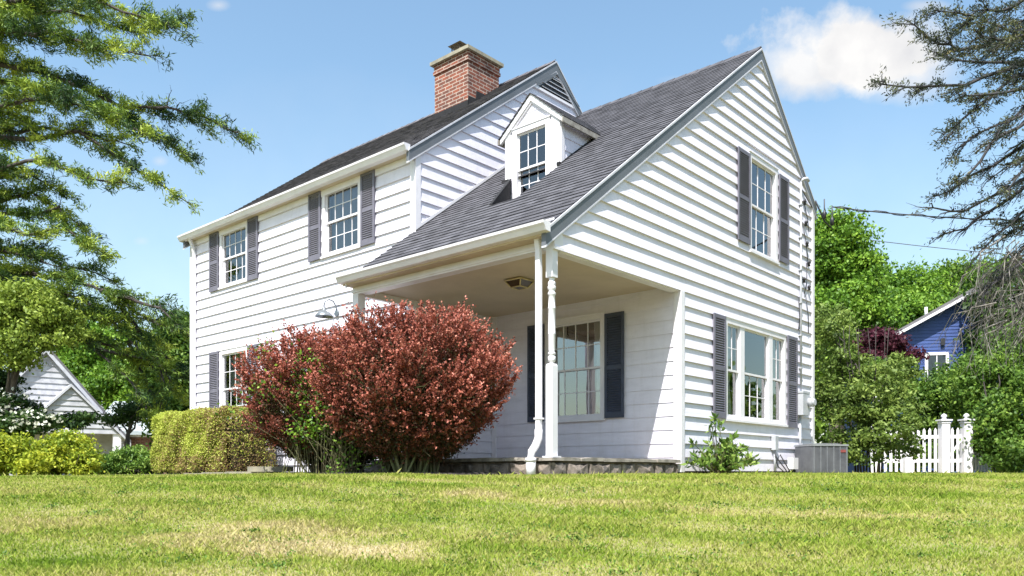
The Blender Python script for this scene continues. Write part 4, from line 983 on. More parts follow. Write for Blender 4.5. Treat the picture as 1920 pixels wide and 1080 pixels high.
# ------------------------------------------------------------------ barberry
def barberry(name, label, px, Y, rx, ry, top, nshoot, seed, skirt=-.80, taper=.1, olive=0.):
    rs = np.random.default_rng(seed); base = gat(px, Y); root = empty(name, base)
    tag(root, label, 'shrub', 'red barberry shrubs in front of the porch')
    H = top-base[2]
    def shell(n, low):
        d = unit(rs.normal(size=(n*3, 3))); d = d[d[:, 2] > low][:n]
        ph = np.arctan2(d[:, 1], d[:, 0])
        k = 1+.07*np.sin(3*ph+seed)+.05*np.sin(7*ph+4*d[:, 2]*3+seed)+.05*np.sin(5*d[:, 2]*3+2*ph)
        k = k*(np.abs(d[:, 0])**2.9+np.abs(d[:, 1])**2.9+np.abs(d[:, 2])**2.9)**(-1/2.9)*.975
        k = k*(1+.035*np.sin(9*d[:, 0]+2*seed)*np.sin(8*d[:, 2]+seed)+.03*np.sin(17*d[:, 0]+13*d[:, 1]))
        wd = np.where(d[:, 2] < 0, 1+taper*d[:, 2], 1)
        cz = H*.54; rz = np.where(d[:, 2] > 0, H-cz, cz*.80)
        p = np.stack([d[:, 0]*rx*k*wd, d[:, 1]*ry*k*wd, cz+d[:, 2]*rz*np.where(d[:, 2] > 0, .5+.5*k, 1)], -1)
        return p, d
    P0, D = shell(nshoot, skirt)
    dens = np.clip(.45+.9*(D[:, 2]+.42), .10, 1)     # sparser towards the skirt
    # bare window in the lower front right, where the stems show
    keep = rs.random(len(P0)) < dens
    P0, D = P0[keep], D[keep]; n = len(P0)
    gp = np.sin(9.5*D[:, 0]+4*D[:, 2]+seed)*np.sin(8.5*D[:, 2]+3*D[:, 1]+1.7*seed)+.6*np.sin(19*D[:, 0]-11*D[:, 2])*np.sin(17*D[:, 1]+13*D[:, 2])
    kk = gp > -.42+.35*rs.normal(size=n); P0, D, gp = P0[kk], D[kk], gp[kk]; n = len(P0)
    depth = np.clip(rs.random(n)**1.4*.26+.16*np.clip(.1-gp, 0, 1), 0, .6)
    base_pt = P0*(1-depth[:, None]*np.array([1, 1, .8]))
    dirs = unit(D*.9+np.array([0, 0, .6])+rs.normal(size=(n, 3))*.45)
    Ls = .10+.13*rs.random(n); Ls = np.where(rs.random(n) < .07, Ls*2.0, Ls)
    K = 17; tt = np.linspace(.05, 1, K)
    C = base_pt[:, None]-dirs[:, None]*(Ls*.45)[:, None, None]+dirs[:, None]*(tt[None, :, None]*Ls[:, None, None])+rs.normal(size=(n, K, 3))*.008
    v = np.clip(rs.random(n)*.40+.10*gp, 0, .6)[:, None]+rs.random((n, K))*.22+.36*tt[None]**2  # tips coloured lighter as if lit, shoots in the gaps darker
    global RNG; RNG = rs
    T = np.repeat(dirs, K, 0)*.6+rs.normal(size=(n*K, 3))*.9
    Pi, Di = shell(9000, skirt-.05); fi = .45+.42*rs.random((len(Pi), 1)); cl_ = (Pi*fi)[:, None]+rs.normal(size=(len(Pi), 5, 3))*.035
    C = np.concatenate([C.reshape(-1, 3), cl_.reshape(-1, 3)]); v = np.concatenate([v.reshape(-1), rs.random(len(Pi)*5)*.3]); T = np.concatenate([T, rs.normal(size=(len(Pi)*5, 3))])  # inner leaves get dark tones, shade inside the bush put into their colour
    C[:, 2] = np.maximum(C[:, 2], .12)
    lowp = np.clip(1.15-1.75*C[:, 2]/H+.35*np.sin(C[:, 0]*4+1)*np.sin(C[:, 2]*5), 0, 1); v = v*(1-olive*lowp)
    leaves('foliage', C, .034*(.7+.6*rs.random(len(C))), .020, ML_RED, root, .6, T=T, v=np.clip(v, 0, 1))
    # stems
    mb = MB()
    for i in range(74):
        a = rs.uniform(0, 2*math.pi); r0 = rs.uniform(.05, .42); p0 = np.array([rx*.35*math.cos(a)*r0*2, ry*.4*math.sin(a)*r0*2, -.05])
        dd = unit(rs.normal(size=3)*np.array([1, 1, .3])+np.array([math.cos(a)*.6, math.sin(a)*.6, .55])); dd[2] = abs(dd[2])
        e = np.array([dd[0]*rx*.8, dd[1]*ry*.8, H*(.45+.45*dd[2])])
        m1 = p0+(e-p0)*np.array([.25, .25, .42])+rs.normal(size=3)*.03; m2 = p0+(e-p0)*np.array([.6, .6, .78])+rs.normal(size=3)*.04
        mb.tube([p0, m1, m2, e], [.017, .014, .009, .004], 5, cap=False)
        for q in range(7):
            s = m1+(m2-m1)*rs.random() if q < 4 else m2+(e-m2)*rs.random(); dq = unit(dd*.6+rs.normal(size=3)*.7+np.array([0, 0, .35]))
            mb.tube([s, s+dq*.16+rs.normal(size=3)*.02, s+dq*rs.uniform(.28, .45)], [.006, .004, .002], 4, cap=False)
    mb.build('stem', MSTEM, root)
    return root, H
b1, H1 = barberry('barberry_shrub', 'large round red barberry shrub in front of the turned porch post', 772, 9.75, 1.12, .95, 1.98, 9800, 21, -.74, .28)
b2, H2 = barberry('barberry_shrub', 'lower red barberry shrub left of the tallest one, beside the clipped hedge', 632, 10.6, 1.16, 1.0, 1.86, 9200, 22, -.96, .12, .7)
RNG = np.random.default_rng(5)
# green vine leaves growing through the barberries
def vine(px, py, Y, spread, n, label):
    c = at(px, py, Y); base = gat(px, Y); root = empty('honeysuckle_vine', base); tag(root, label, 'vine')
    P = []; mb = MB()
    for i in range(n):
        e = c-base+RNG.normal(size=3)*np.array(spread); e[2] = max(e[2], .12); s = np.array([RNG.normal()*.1, .1, 0])
        pts = [s, s+(e-s)*np.array([.4, .4, .6])+RNG.normal(size=3)*.05, e]; mb.tube(pts, [.005, .004, .002], 4, cap=False)
        P.append(e+RNG.normal(size=(26, 3))*.085)
    P = np.concatenate(P); P[:, 2] = np.maximum(P[:, 2], .05); leaves('foliage', P, .05*(.6+.7*RNG.random(len(P))), .030, ML_BRIGHT, root, .5)
    mb.build('stem', MSTEM, root)
vine(640, 790, 9.75, (.34, .10, .30), 40, 'bright green vine growing through the lower middle of the red barberries')
vine(610, 725, 9.7, (.36, .10, .22), 20, 'thin green vine shoots in the middle of the left barberry, above the other vines')
vine(560, 735, 9.95, (.34, .10, .26), 30, 'green vine leaves in the left barberry above the mulch')

# clipped hedge ---------------------------------------------------------
def hedge():
    b0, b1, a0, a1, h = 7.35, 10.55, -.05, 1.0, 1.24
    p = hp_(a0, b0, -.06); root = empty('clipped_hedge', p, HZ); tag(root, 'boxy clipped hedge, yellow green with brown patches, left of the barberries', 'hedge')
    n = 60000; f = RNG.random(n); u_ = RNG.random(n); w_ = RNG.random(n)
    A = a1-a0; B = b1-b0; P = np.zeros((n, 3))
    ff = f < .5; ft = (f >= .5) & (f < .78); fe = f >= .78
    P[ff] = np.stack([np.zeros(ff.sum()), u_[ff]*B, w_[ff]*h], -1); P[ft] = np.stack([u_[ft]*A, w_[ft]*B, np.full(ft.sum(), h)], -1)
    P[fe] = np.stack([u_[fe]*A, np.where(RNG.random(fe.sum()) < .7, B, 0), w_[fe]*h], -1)
    c = np.array([A/2, B/2, h*.5]); q = np.abs((P-c)/np.array([A/2, B/2, h*.5])); rnd = 1-.10*np.clip((np.sort(q, 1)[:, 1]-.72)/.28, 0, 1)**2
    P = c+(P-c)*(rnd-.0)[:, None]*(1-.13*RNG.random(n)**2)[:, None]+RNG.normal(size=(n, 3))*.014
    P[:, 0] += .05*np.sin(P[:, 1]*4)*np.sin(P[:, 2]*5)+.03*np.sin(P[:, 1]*9+P[:, 2]*7); P[:, 2] += .03*np.sin(P[:, 1]*5+1)*(P[:, 2] > .8); P[:, 2] = np.maximum(P[:, 2], .04)
    brown = np.clip((4.0-P[:, 1])/4.0, 0, 1)
    v = np.clip(.9-.8*brown*RNG.random(n)-.35*RNG.random(n)-.15*(P[:, 2] < .35), 0, 1)
    leaves('foliage', P, .040*(.6+.7*RNG.random(n)), .022, ML_HEDGE, root, .3, v=v)
    mb = MB()
    for i in range(46):
        s = np.array([RNG.uniform(.25, A-.25), RNG.uniform(.2, B-.2), -.05]); e = s+np.array([RNG.normal()*.15, RNG.normal()*.2, h*.88]); mb.tube(wiggle(s, e, 4, .15), [.016, .013, .01, .007, .004], 5, cap=False)
        for q in range(5):
            s2 = s+(e-s)*RNG.uniform(.2, .8); mb.tube([s2, s2+np.array([RNG.choice([-1, 1])*.3, RNG.normal()*.2, .15])], [.006, .002], 4, cap=False)
    mb.box((.18, .2, .1), (A-.18, B-.2, h-.22), mi=1)
    mb.build('stem', [MTWIG, plain('inner_twigs', (.05, .045, .02), (.02, .02, .01), 30, .95)], root)
hedge()

# broad leaved plant by the gable wall
def rhodo():
    base = hp_(3.30, -.40, -.055); root = empty('leafy_plant', base, HZ); tag(root, 'young broad leaved plant with long green leaves against the gable wall', 'plant')
    P = []; T = []; mb = MB()
    for i in range(100):
        e = np.array([RNG.normal()*.36+.18, RNG.normal()*.14-.05, abs(RNG.normal())*.20+.14]); 
        if i < 5: e = np.array([RNG.uniform(-.28, -.10), RNG.normal()*.06, RNG.uniform(.62, .86)])
        if i in (5, 6, 7, 8, 9): e = np.array([RNG.uniform(.75, 1.05), -.1, RNG.uniform(.22, .34)])
        pts = [np.array([RNG.normal()*.06, 0, -.03]), e*np.array([.5, .5, .6]), e]; mb.tube(pts, [.009, .007, .003], 5, cap=False)
        d = unit(e-pts[1])
        for q in range(10):
            t_ = unit(RNG.normal(size=3)*.9+d*.6+np.array([0, 0, .1])); P.append(e-d*RNG.uniform(0, .10)+t_*.05); T.append(t_)
    P = np.array(P); T = np.array(T); P[:, 2] = np.maximum(P[:, 2], .03)
    leaves('foliage', P, .125*(.6+.6*RNG.random(len(P))), .042, ML_PLANT, root, .8, T=T); mb.build('stem', MSTEM, root)
rhodo()

# ------------------------------------------------------------------ neighbouring shrubs and trees
def shrub(name, label, px, Y, blobs, mat, **kw):
    return tree(name, label, kw.pop('cat', 'shrub'), gat(px, Y), pxblobs(blobs), mat, crown='foliage', **kw)
# right of the house
shrub('leafy_shrub', 'tall loose green shrub behind the air conditioner at the house corner', 1632, 16.6,
      [(1565, 650, 17.3, 42, 60), (1590, 720, 17, 55, 60), (1640, 740, 16.4, 62, 62), (1660, 800, 16.1, 58, 48), (1600, 800, 16.5, 48, 50), (1560, 600, 17.8, 30, 38), (1550, 740, 17.2, 26, 50), (1690, 700, 16.8, 34, 34), (1700, 840, 16.8, 24, 22), (1625, 850, 16.3, 42, 26), (1720, 780, 16.6, 22, 24)],
      ML_OLIVE, n_cl=430, per=46, rc=.26, leaf=(.09, .045), trunk_r=.05, multi=9, limbs=20, inner=.45, bark=MTWIG, cat='shrub')
shrub('leafy_shrub', 'bushy green shrub behind the fence in front of the blue house', 1700, 21.5,
      [(1655, 705, 22.3, 46, 36), (1700, 735, 22, 50, 36), (1750, 745, 21.5, 50, 38), (1690, 790, 21.6, 60, 60), (1780, 800, 21.2, 50, 50), (1830, 830, 21.2, 40, 50), (1700, 850, 21, 50, 30), (1765, 855, 20.8, 50, 28), (1830, 862, 20.6, 40, 22), (1795, 705, 22, 30, 28), (1830, 690, 22, 26, 30)], ML_MID, n_cl=420, per=60, rc=.40, leaf=(.11, .065), trunk_r=.06, multi=4, bark=MTWIG)
shrub('leafy_shrub', 'dense dark green shrub covering the right end of the fence', 1880, 18.8,
      [(1850, 720, 19.6, 60, 62), (1900, 680, 20, 60, 70), (1870, 800, 18.8, 45, 60), (1935, 780, 18.6, 60, 80), (1822, 740, 20.6, 30, 48), (1895, 850, 18.2, 40, 34), (1835, 780, 20, 30, 40)], ML_MID, n_cl=620, per=52, rc=.36, leaf=(.10, .06), trunk_r=.07, multi=4, bark=MTWIG)
shrub('purple_shrub', 'dark purple leaved shrub left of the blue house', 1660, 25.5, [(1650, 652, 25.5, 34, 30), (1685, 668, 25.8, 30, 24), (1640, 680, 25.2, 22, 24), (1662, 632, 25.6, 14, 12)], ML_PURPLE, n_cl=130, per=70, rc=.42, leaf=(.13, .07), trunk_r=.07, multi=3)
tree('maple_tree', 'tall bright green tree standing just right of the house corner', 'tree', gat(1570, 36), pxblobs([(1570, 440, 36, 42, 34), (1558, 500, 36.5, 46, 44), (1600, 520, 36, 40, 44), (1575, 580, 35.5, 55, 50), (1610, 480, 36.4, 22, 24), (1545, 430, 36.4, 20, 22), (1620, 600, 36, 50, 50), (1560, 660, 36, 60, 60)]), ML_BRIGHT, n_cl=230, per=240, rc=1.0, leaf=(.17, .11), flat=.5, inner=.7, trunk_r=.3)
tree('maple_tree', 'rounded bright tree left of the blue roof, behind the tall one', 'tree', gat(1690, 44), pxblobs([(1645, 520, 44, 26, 30), (1690, 560, 44, 55, 44), (1660, 600, 43, 60, 44), (1720, 540, 45, 42, 36), (1720, 600, 43, 55, 50), (1655, 660, 43, 70, 60)]), ML_BRIGHT, n_cl=170, per=230, rc=1.15, leaf=(.20, .12), flat=.5, inner=.7, trunk_r=.35)
tree('maple_tree', 'broad green tree rising behind the blue house', 'tree', gat(1800, 46), pxblobs([(1770, 530, 46, 44, 36), (1820, 530, 47, 46, 40), (1800, 580, 45, 60, 44), (1870, 540, 48, 50, 50), (1760, 600, 45, 50, 50), (1900, 600, 46, 60, 60), (1840, 660, 45, 80, 60)]), ML_MID, n_cl=170, per=230, rc=1.15, leaf=(.20, .12), flat=.5, inner=.7, trunk_r=.35)
tree('background_tree', 'green tree behind the right fence at the frame edge', 'tree', gat(1890, 30), pxblobs([(1890, 560, 30, 60, 60), (1930, 640, 29, 70, 70), (1860, 640, 31, 50, 50), (1990, 560, 30, 80, 90)]), ML_DARK, n_cl=300, per=46, rc=.7, leaf=(.2, .13), trunk_r=.25)
# left of the house
shrub('golden_shrub', 'yellow green shrub at the left frame edge', 35, 14.6, [(20, 850, 14.4, 42, 32), (-30, 850, 14.2, 50, 40), (60, 868, 14.2, 34, 22)], ML_YEL, n_cl=260, per=44, rc=.20, leaf=(.065, .04), trunk_r=.03, multi=4, inner=.5)
shrub('golden_shrub', 'larger yellow green shrub right of the one at the frame edge', 125, 15.2, [(125, 850, 15.2, 52, 38), (90, 860, 15, 36, 30), (155, 866, 15, 32, 24)], ML_YEL, n_cl=300, per=44, rc=.20, leaf=(.065, .04), trunk_r=.03, multi=4, inner=.5)
shrub('low_juniper', 'low spreading green shrub between the golden shrubs and the hedge', 245, 16.8, [(225, 868, 16.8, 40, 18), (265, 862, 17, 38, 24), (290, 870, 16.6, 26, 18), (200, 874, 16.6, 24, 12)], ML_MID, n_cl=300, per=40, rc=.22, leaf=(.09, .03), trunk_r=.03, multi=3, inner=.4)
dw = shrub('dogwood_tree', 'dogwood with white blossom over the golden shrubs', 20, 18.5, [(5, 765, 18.5, 56, 26), (60, 790, 18, 40, 16), (0, 800, 18.3, 60, 24), (-10, 715, 18.8, 40, 24), (-50, 740, 18.5, 50, 50), (120, 790, 18.6, 40, 9), (160, 782, 19, 34, 5)], ML_DARK, n_cl=460, per=44, rc=.30, leaf=(.10, .06), trunk_r=.08, multi=2, flat=.3, cat='tree')
Pw, vw, _ = crown_points([(np.array(c)-gat(20, 18.5)+np.array([0, 0, .05]), r) for c, r in pxblobs([(5, 763, 18.3, 56, 24), (62, 788, 17.8, 42, 16), (0, 795, 18.1, 60, 22)])], 130, 6, .35, .15, .8)
leaves('blossom', Pw, .09, .07, ML_WHITE, dw, 2.5, v=vw)
tree('light_tree', 'pale yellow green tree hanging over the white house at far left', 'tree', gat(-30, 18.4), pxblobs([(40, 580, 18.2, 70, 44), (0, 620, 18, 60, 50), (90, 605, 18.3, 45, 30), (40, 645, 18, 50, 26), (120, 590, 18.6, 34, 14), (-50, 560, 18.2, 60, 60), (140, 622, 18.5, 28, 10), (20, 675, 18, 50, 16), (105, 640, 18.2, 36, 10), (70, 545, 18.6, 44, 12)]), ML_LIGHT, n_cl=330, per=80, rc=.36, leaf=(.10, .05), inner=.35, trunk_r=.13)
tree('background_tree', 'bright green tree behind the brick house', 'tree', gat(220, 50), pxblobs([(200, 650, 50, 60, 44), (260, 690, 49, 60, 44), (170, 700, 50, 50, 44), (300, 720, 49, 50, 44), (230, 740, 48.5, 60, 40), (150, 650, 51, 40, 36)]), ML_BRIGHT, n_cl=190, per=220, rc=1.3, leaf=(.22, .14), flat=.5, inner=.7, trunk_r=.3)
tree('background_tree', 'darker tree close beside the left end of the house', 'tree', gat(325, 27), pxblobs([(335, 640, 27, 40, 40), (320, 700, 26.5, 44, 48), (350, 740, 27, 50, 50), (290, 750, 26, 36, 36), (345, 610, 28, 24, 22), (312, 790, 26, 30, 36)]), ML_MID, n_cl=420, per=46, rc=.5, leaf=(.17, .10), trunk_r=.2)
shrub('blue_spruce', 'small bluish evergreen before the brick house', 225, 24, [(250, 768, 24.3, 30, 5), (225, 786, 24.4, 28, 4), (275, 765, 24.4, 20, 10)], ML_DARK, n_cl=110, per=44, rc=.4, leaf=(.13, .05), trunk_r=.1, flat=.25, cat='tree')

# ------------------------------------------------------------------ conifers with long limbs
def conifer(name, label, cat, base, trunk_top, limbs, lmat, tuft_n, tuft_r, leaf, twig_len, seed, trunk_r, wood, dens=1.0, droop=-.15, limb_r=.16, twist=1.0, clump=1.0):
    """limbs: list of (points [(px,py,Y)...], foliage 0..1, twig length scale)"""
    rs = np.random.default_rng(seed); base = np.array(base, float); root = empty(name, base); tag(root, label, cat)
    mb = MB(); tb = np.array(trunk_top, float)-base
    tp = [np.array([0, 0, -.2])]+[tb*t+np.array([rs.normal()*.06, rs.normal()*.06, 0]) for t in (.2, .4, .6, .8, 1)]
    mb.tube(tp, [trunk_r*1.2, trunk_r, trunk_r*.85, trunk_r*.65, trunk_r*.4, trunk_r*.1], 10); mb.build('trunk', MBARK, root)
    P = []; V = []; lb = MB(); tw = MB(); T = []
    for pts, fol, tl in limbs:
        p3 = [at(*q)-base for q in pts]
        # densify
        q3 = [p3[0]]
        for a, b in zip(p3[:-1], p3[1:]):
            m = max(2, int(np.linalg.norm(b-a)/.25))
            for i in range(1, m+1): q3.append(a+(b-a)*i/m+rs.normal(size=3)*.018)
        n = len(q3); r0 = trunk_r*limb_r*min(1, n/22+.25)
        lb.tube(q3, [r0*(1-.9*i/(n-1))+.006 for i in range(n)], 6, cap=False)
        for i in range(1, n):
            t = i/(n-1); d = unit(q3[i]-q3[i-1]); side = unit(np.cross(d, [0, 0, 1]))
            k = int(2*dens+rs.random()*.9)
            if t < .12: k = min(k, 1)
            for _ in range(k):
                sgn = rs.choice([-1, 1]); L_ = twig_len*tl*(.35+.65*rs.random())*(1.08-.62*t)
                tv = rs.random(); dd = unit(d*rs.uniform(.5, 1.3)+side*sgn*rs.uniform(.3, 1.1)*twist+np.array([0, 0, rs.uniform(-.30, .28)]))
                s = q3[i]; e = s+dd*L_+np.array([0, 0, droop*L_]); mid = s+dd*L_*.5+np.array([0, 0, .04*L_])+rs.normal(size=3)*.02
                tw.tube([s, mid, e], [.011, .007, .003], 4, cap=False)
                on = rs.random() < fol*clump; nb = max(2, int(L_/.13))
                for j in range(nb):
                    u_ = (j+rs.random())/nb; c = (s+(mid-s)*u_*2 if u_ < .5 else mid+(e-mid)*(u_-.5)*2)
                    d2 = unit(dd+rs.normal(size=3)*.6); l2 = rs.uniform(.10, .30)*tl; c2 = c+d2*l2
                    tw.tube([c, c2], [.005, .002], 3, cap=False)
                    if on or rs.random() < fol*.12:
                        m = int(tuft_n*(.5+rs.random())); cc = c+(c2-c)*rs.random((m, 1))*1.1
                        P.append(cc+rs.normal(size=(m, 3))*np.array([tuft_r, tuft_r, tuft_r*.55])+np.array([0, 0, tuft_r*.35])); V.append(np.full(m, tv*.7)+rs.random(m)*.3); T.append(np.tile(d2, (m, 1)))
    lb.build('limb', wood, root); tw.build('twigs', wood, root)
    global RNG; RNG = rs
    P = np.concatenate(P); leaves('crown', P, leaf[0]*(.6+.7*rs.random(len(P))), leaf[1], lmat, root, 1.0, T=np.concatenate(T)*.5, v=np.concatenate(V))
    return root
LT = 20.5; tx = -140
LL = [
 ([(tx, 60, LT), (0, 10, 15), (120, -20, 14.6), (230, 20, 14.2), (320, 50, 14)], 1, 1.1),
 ([(tx, 110, LT), (0, 60, 15), (90, 60, 14.5), (180, 85, 14.2), (280, 105, 14)], 1, 1.1),
 ([(tx, 150, LT), (0, 30, 16.5), (130, 20, 17), (250, 60, 17.5), (330, 40, 17.8)], 1, 1.0),
 ([(tx, 190, LT), (-20, 120, 15.4), (60, 130, 15.3), (160, 165, 15.1), (230, 200, 15), (330, 205, 14.9), (390, 222, 14.8), (445, 250, 14.7)], .8, 1.0),
 ([(tx, 190, LT), (-20, 150, 16), (100, 170, 16), (200, 205, 16), (290, 250, 16), (350, 290, 16)], .85, 1.0),
 ([(tx, 260, LT), (0, 200, 14.6), (90, 180, 14.2), (180, 210, 14), (270, 250, 13.8)], 1, 1.15),
 ([(tx, 300, LT), (-20, 255, 15.2), (60, 262, 15), (150, 245, 15), (200, 280, 15), (250, 315, 14.9), (300, 345, 14.8), (350, 382, 14.7)], .7, .75),
 ([(tx, 320, LT), (-10, 250, 16), (70, 240, 16.3), (160, 250, 16.4), (240, 270, 16.5)], 1, .9),
 ([(tx, 380, LT), (-10, 320, 14.6), (50, 300, 14.4), (110, 310, 14.2), (170, 335, 14.1), (230, 345, 14)], .9, .8),
 ([(tx, 400, LT), (-10, 330, 15.6), (60, 330, 15.8), (110, 360, 16)], .9, .9),
 ([(tx, 460, LT), (0, 400, 15.3), (60, 402, 15.2), (110, 388, 15), (140, 440, 15), (180, 468, 15)], .8, .75),
 ([(tx, 480, LT), (-10, 420, 14.4), (50, 440, 14), (120, 430, 13.8), (185, 470, 13.6)], .9, .7),
 ([(tx, 520, LT), (0, 470, 15), (60, 480, 15), (100, 500, 15)], 1, .9),
 ([(tx, 560, LT), (0, 510, 15.4), (75, 515, 15.3), (130, 520, 15.2), (190, 545, 15), (260, 590, 15), (330, 620, 15)], .95, .85),
 ([(tx, 570, LT), (0, 520, 15.8), (80, 545, 16), (160, 580, 16), (240, 590, 16), (300, 600, 16.2)], .9, .8),
 ([(tx, 620, LT), (30, 590, 15), (110, 612, 14.8), (180, 655, 14.7), (230, 700, 14.6), (270, 745, 14.6)], .45, .6),
 ([(230, 580, 15.1), (262, 625, 15.1), (290, 660, 15.1), (310, 720, 15), (300, 770, 15)], .7, .6),
 ([(190, 545, 15), (240, 560, 14.6), (300, 580, 14.4), (345, 620, 14.2)], .95, .7),
 ([(180, 655, 14.7), (240, 665, 14.9), (300, 680, 15.1), (330, 730, 15.2)], .7, .7),
]
LL += [([(tx, 560, LT), (-20, 470, 15.6), (60, 470, 15.7), (130, 500, 15.8), (200, 520, 16)], .95, .9),
 ([(tx, 600, LT), (-10, 520, 14.8), (70, 535, 14.7), (150, 560, 14.6), (210, 600, 14.6), (255, 650, 14.6)], .9, .9),
 ([(tx, 600, LT), (0, 560, 15.5), (100, 575, 15.6), (200, 600, 15.6), (280, 640, 15.5), (335, 690, 15.4)], 1, .9),
 ([(tx, 640, LT), (20, 600, 15.8), (120, 620, 16), (210, 650, 16), (290, 690, 16), (330, 740, 16)], .95, .8),
 ([(tx, 440, LT), (0, 380, 15.8), (60, 360, 15.9), (120, 400, 16), (160, 430, 16)], .9, .8),
 ([(240, 640, 15.5), (262, 690, 15.4), (280, 730, 15.3), (270, 775, 15.2)], .8, .6)]
LL = [([(x, y, (Y if Y == LT else Y*1.3)) for x, y, Y in pts], f_, t_) for pts, f_, t_ in LL]
conifer('pine_tree', 'large pine whose long limbs reach in from the left frame edge', 'tree', gat(tx, LT), at(-150, -500, LT), LL, ML_PINE, 46, .085, (.15, .026), 1.35, 31, .50, MTWIG, 1.15, clump=.70)
RT = 12.5; rx_ = 2120
RL = [
 ([(rx_, -40, RT), (1980, -20, 12.2), (1900, 10, 12), (1830, 30, 11.8), (1762, 20, 11.7)], .95, .8),
 ([(rx_, 20, RT), (1960, 50, 12.1), (1880, 82, 12), (1800, 92, 11.8), (1760, 80, 11.7), (1720, 50, 11.6)], .9, .75),
 ([(rx_, 0, RT), (1990, 60, 12.8), (1920, 68, 13), (1850, 40, 13.2), (1800, 50, 13.3)], .9, .8),
 ([(rx_, 80, RT), (1960, 110, 12.2), (1880, 135, 12), (1810, 155, 11.8), (1740, 163, 11.7), (1658, 160, 11.6)], .75, .7),
 ([(rx_, 110, RT), (1960, 120, 12.9), (1880, 120, 13.1), (1800, 115, 13.3), (1765, 100, 13.4)], .8, .75),
 ([(rx_, 60, RT), (1980, 120, 12), (1900, 150, 11.6), (1850, 190, 11.4), (1800, 225, 11.3), (1782, 248, 11.2)], .5, .7),
 ([(rx_, 120, RT), (1980, 160, 12.3), (1900, 215, 12.2), (1840, 250, 12.1), (1790, 290, 12)], .22, .7),
 ([(rx_, 140, RT), (1990, 210, 12.6), (1920, 270, 12.8), (1860, 310, 12.9), (1800, 350, 13), (1755, 372, 13)], .10, .7),
 ([(rx_, 200, RT), (1990, 270, 12.1), (1920, 330, 11.9), (1870, 365, 11.8), (1810, 395, 11.7), (1750, 392, 11.6)], .10, .7),
 ([(rx_, 230, RT), (1990, 300, 12.6), (1920, 350, 12.8), (1860, 395, 12.9), (1810, 425, 13), (1772, 436, 13)], .08, .65),
 ([(rx_, 260, RT), (1980, 340, 12.2), (1920, 400, 12.1), (1870, 440, 12), (1835, 480, 12)], .08, .7),
 ([(rx_, 170, RT), (1980, 200, 11.7), (1910, 240, 11.4), (1860, 270, 11.3), (1820, 330, 11.2), (1790, 345, 11.2)], .15, .65),
 ([(rx_, 300, RT), (1990, 400, 12.6), (1930, 450, 12.7), (1890, 500, 12.7), (1850, 540, 12.8)], .05, .7),
 ([(rx_, 340, RT), (1990, 430, 12.1), (1930, 480, 12), (1880, 520, 12), (1840, 560, 12)], .05, .7),
]
RL = [(p, min(1, f_*1.0+.16), t_*1.05) for p, f_, t_ in RL]
RL += [([(x+70, y+d, Y+e) for x, y, Y in p[:-1]], f_, t_) for (p, f_, t_), d, e in zip(RL[:13], (14, -18, 22, 20, -20, 24, 22, -22, 26, 18, -16, 24, 20), (.5, -.5, .6, -.6, .5, -.5, .7, -.6, .5, -.7, .6, -.5, .6))]
sp = conifer('spruce_tree', 'sparse half bare spruce reaching in from the upper right frame edge', 'tree', gat(rx_, RT), at(2140, -500, RT), RL, ML_OLIVT, 20, .040, (.06, .018), .85, 32, .30, MTWIGD, 2.3)
# dead grey hanging twigs lower on the same tree
rs = np.random.default_rng(77); mb = MB(); b0 = gat(rx_, RT)
for i in range(64):
    s = at(rs.uniform(1850, 1970), rs.uniform(440, 620), rs.uniform(11.6, 13.4))-b0
    e = s+np.array([rs.uniform(-.8, .15), rs.uniform(-.5, .5), rs.uniform(-1.0, -.15)]); m = (s+e)/2+np.array([-.15, rs.normal()*.1, .18])
    mb.tube([s, m, e], [.012, .008, .003], 4, cap=False)
    for j in range(9):
        c = m+(e-m)*rs.random() if j % 2 else s+(m-s)*rs.random(); mb.tube([c, c+np.array([rs.normal()*.12-.05, rs.normal()*.12, -rs.uniform(.1, .38)])], [.004, .002], 3, cap=False)
mb.build('dead_twigs', MDEADW, sp)

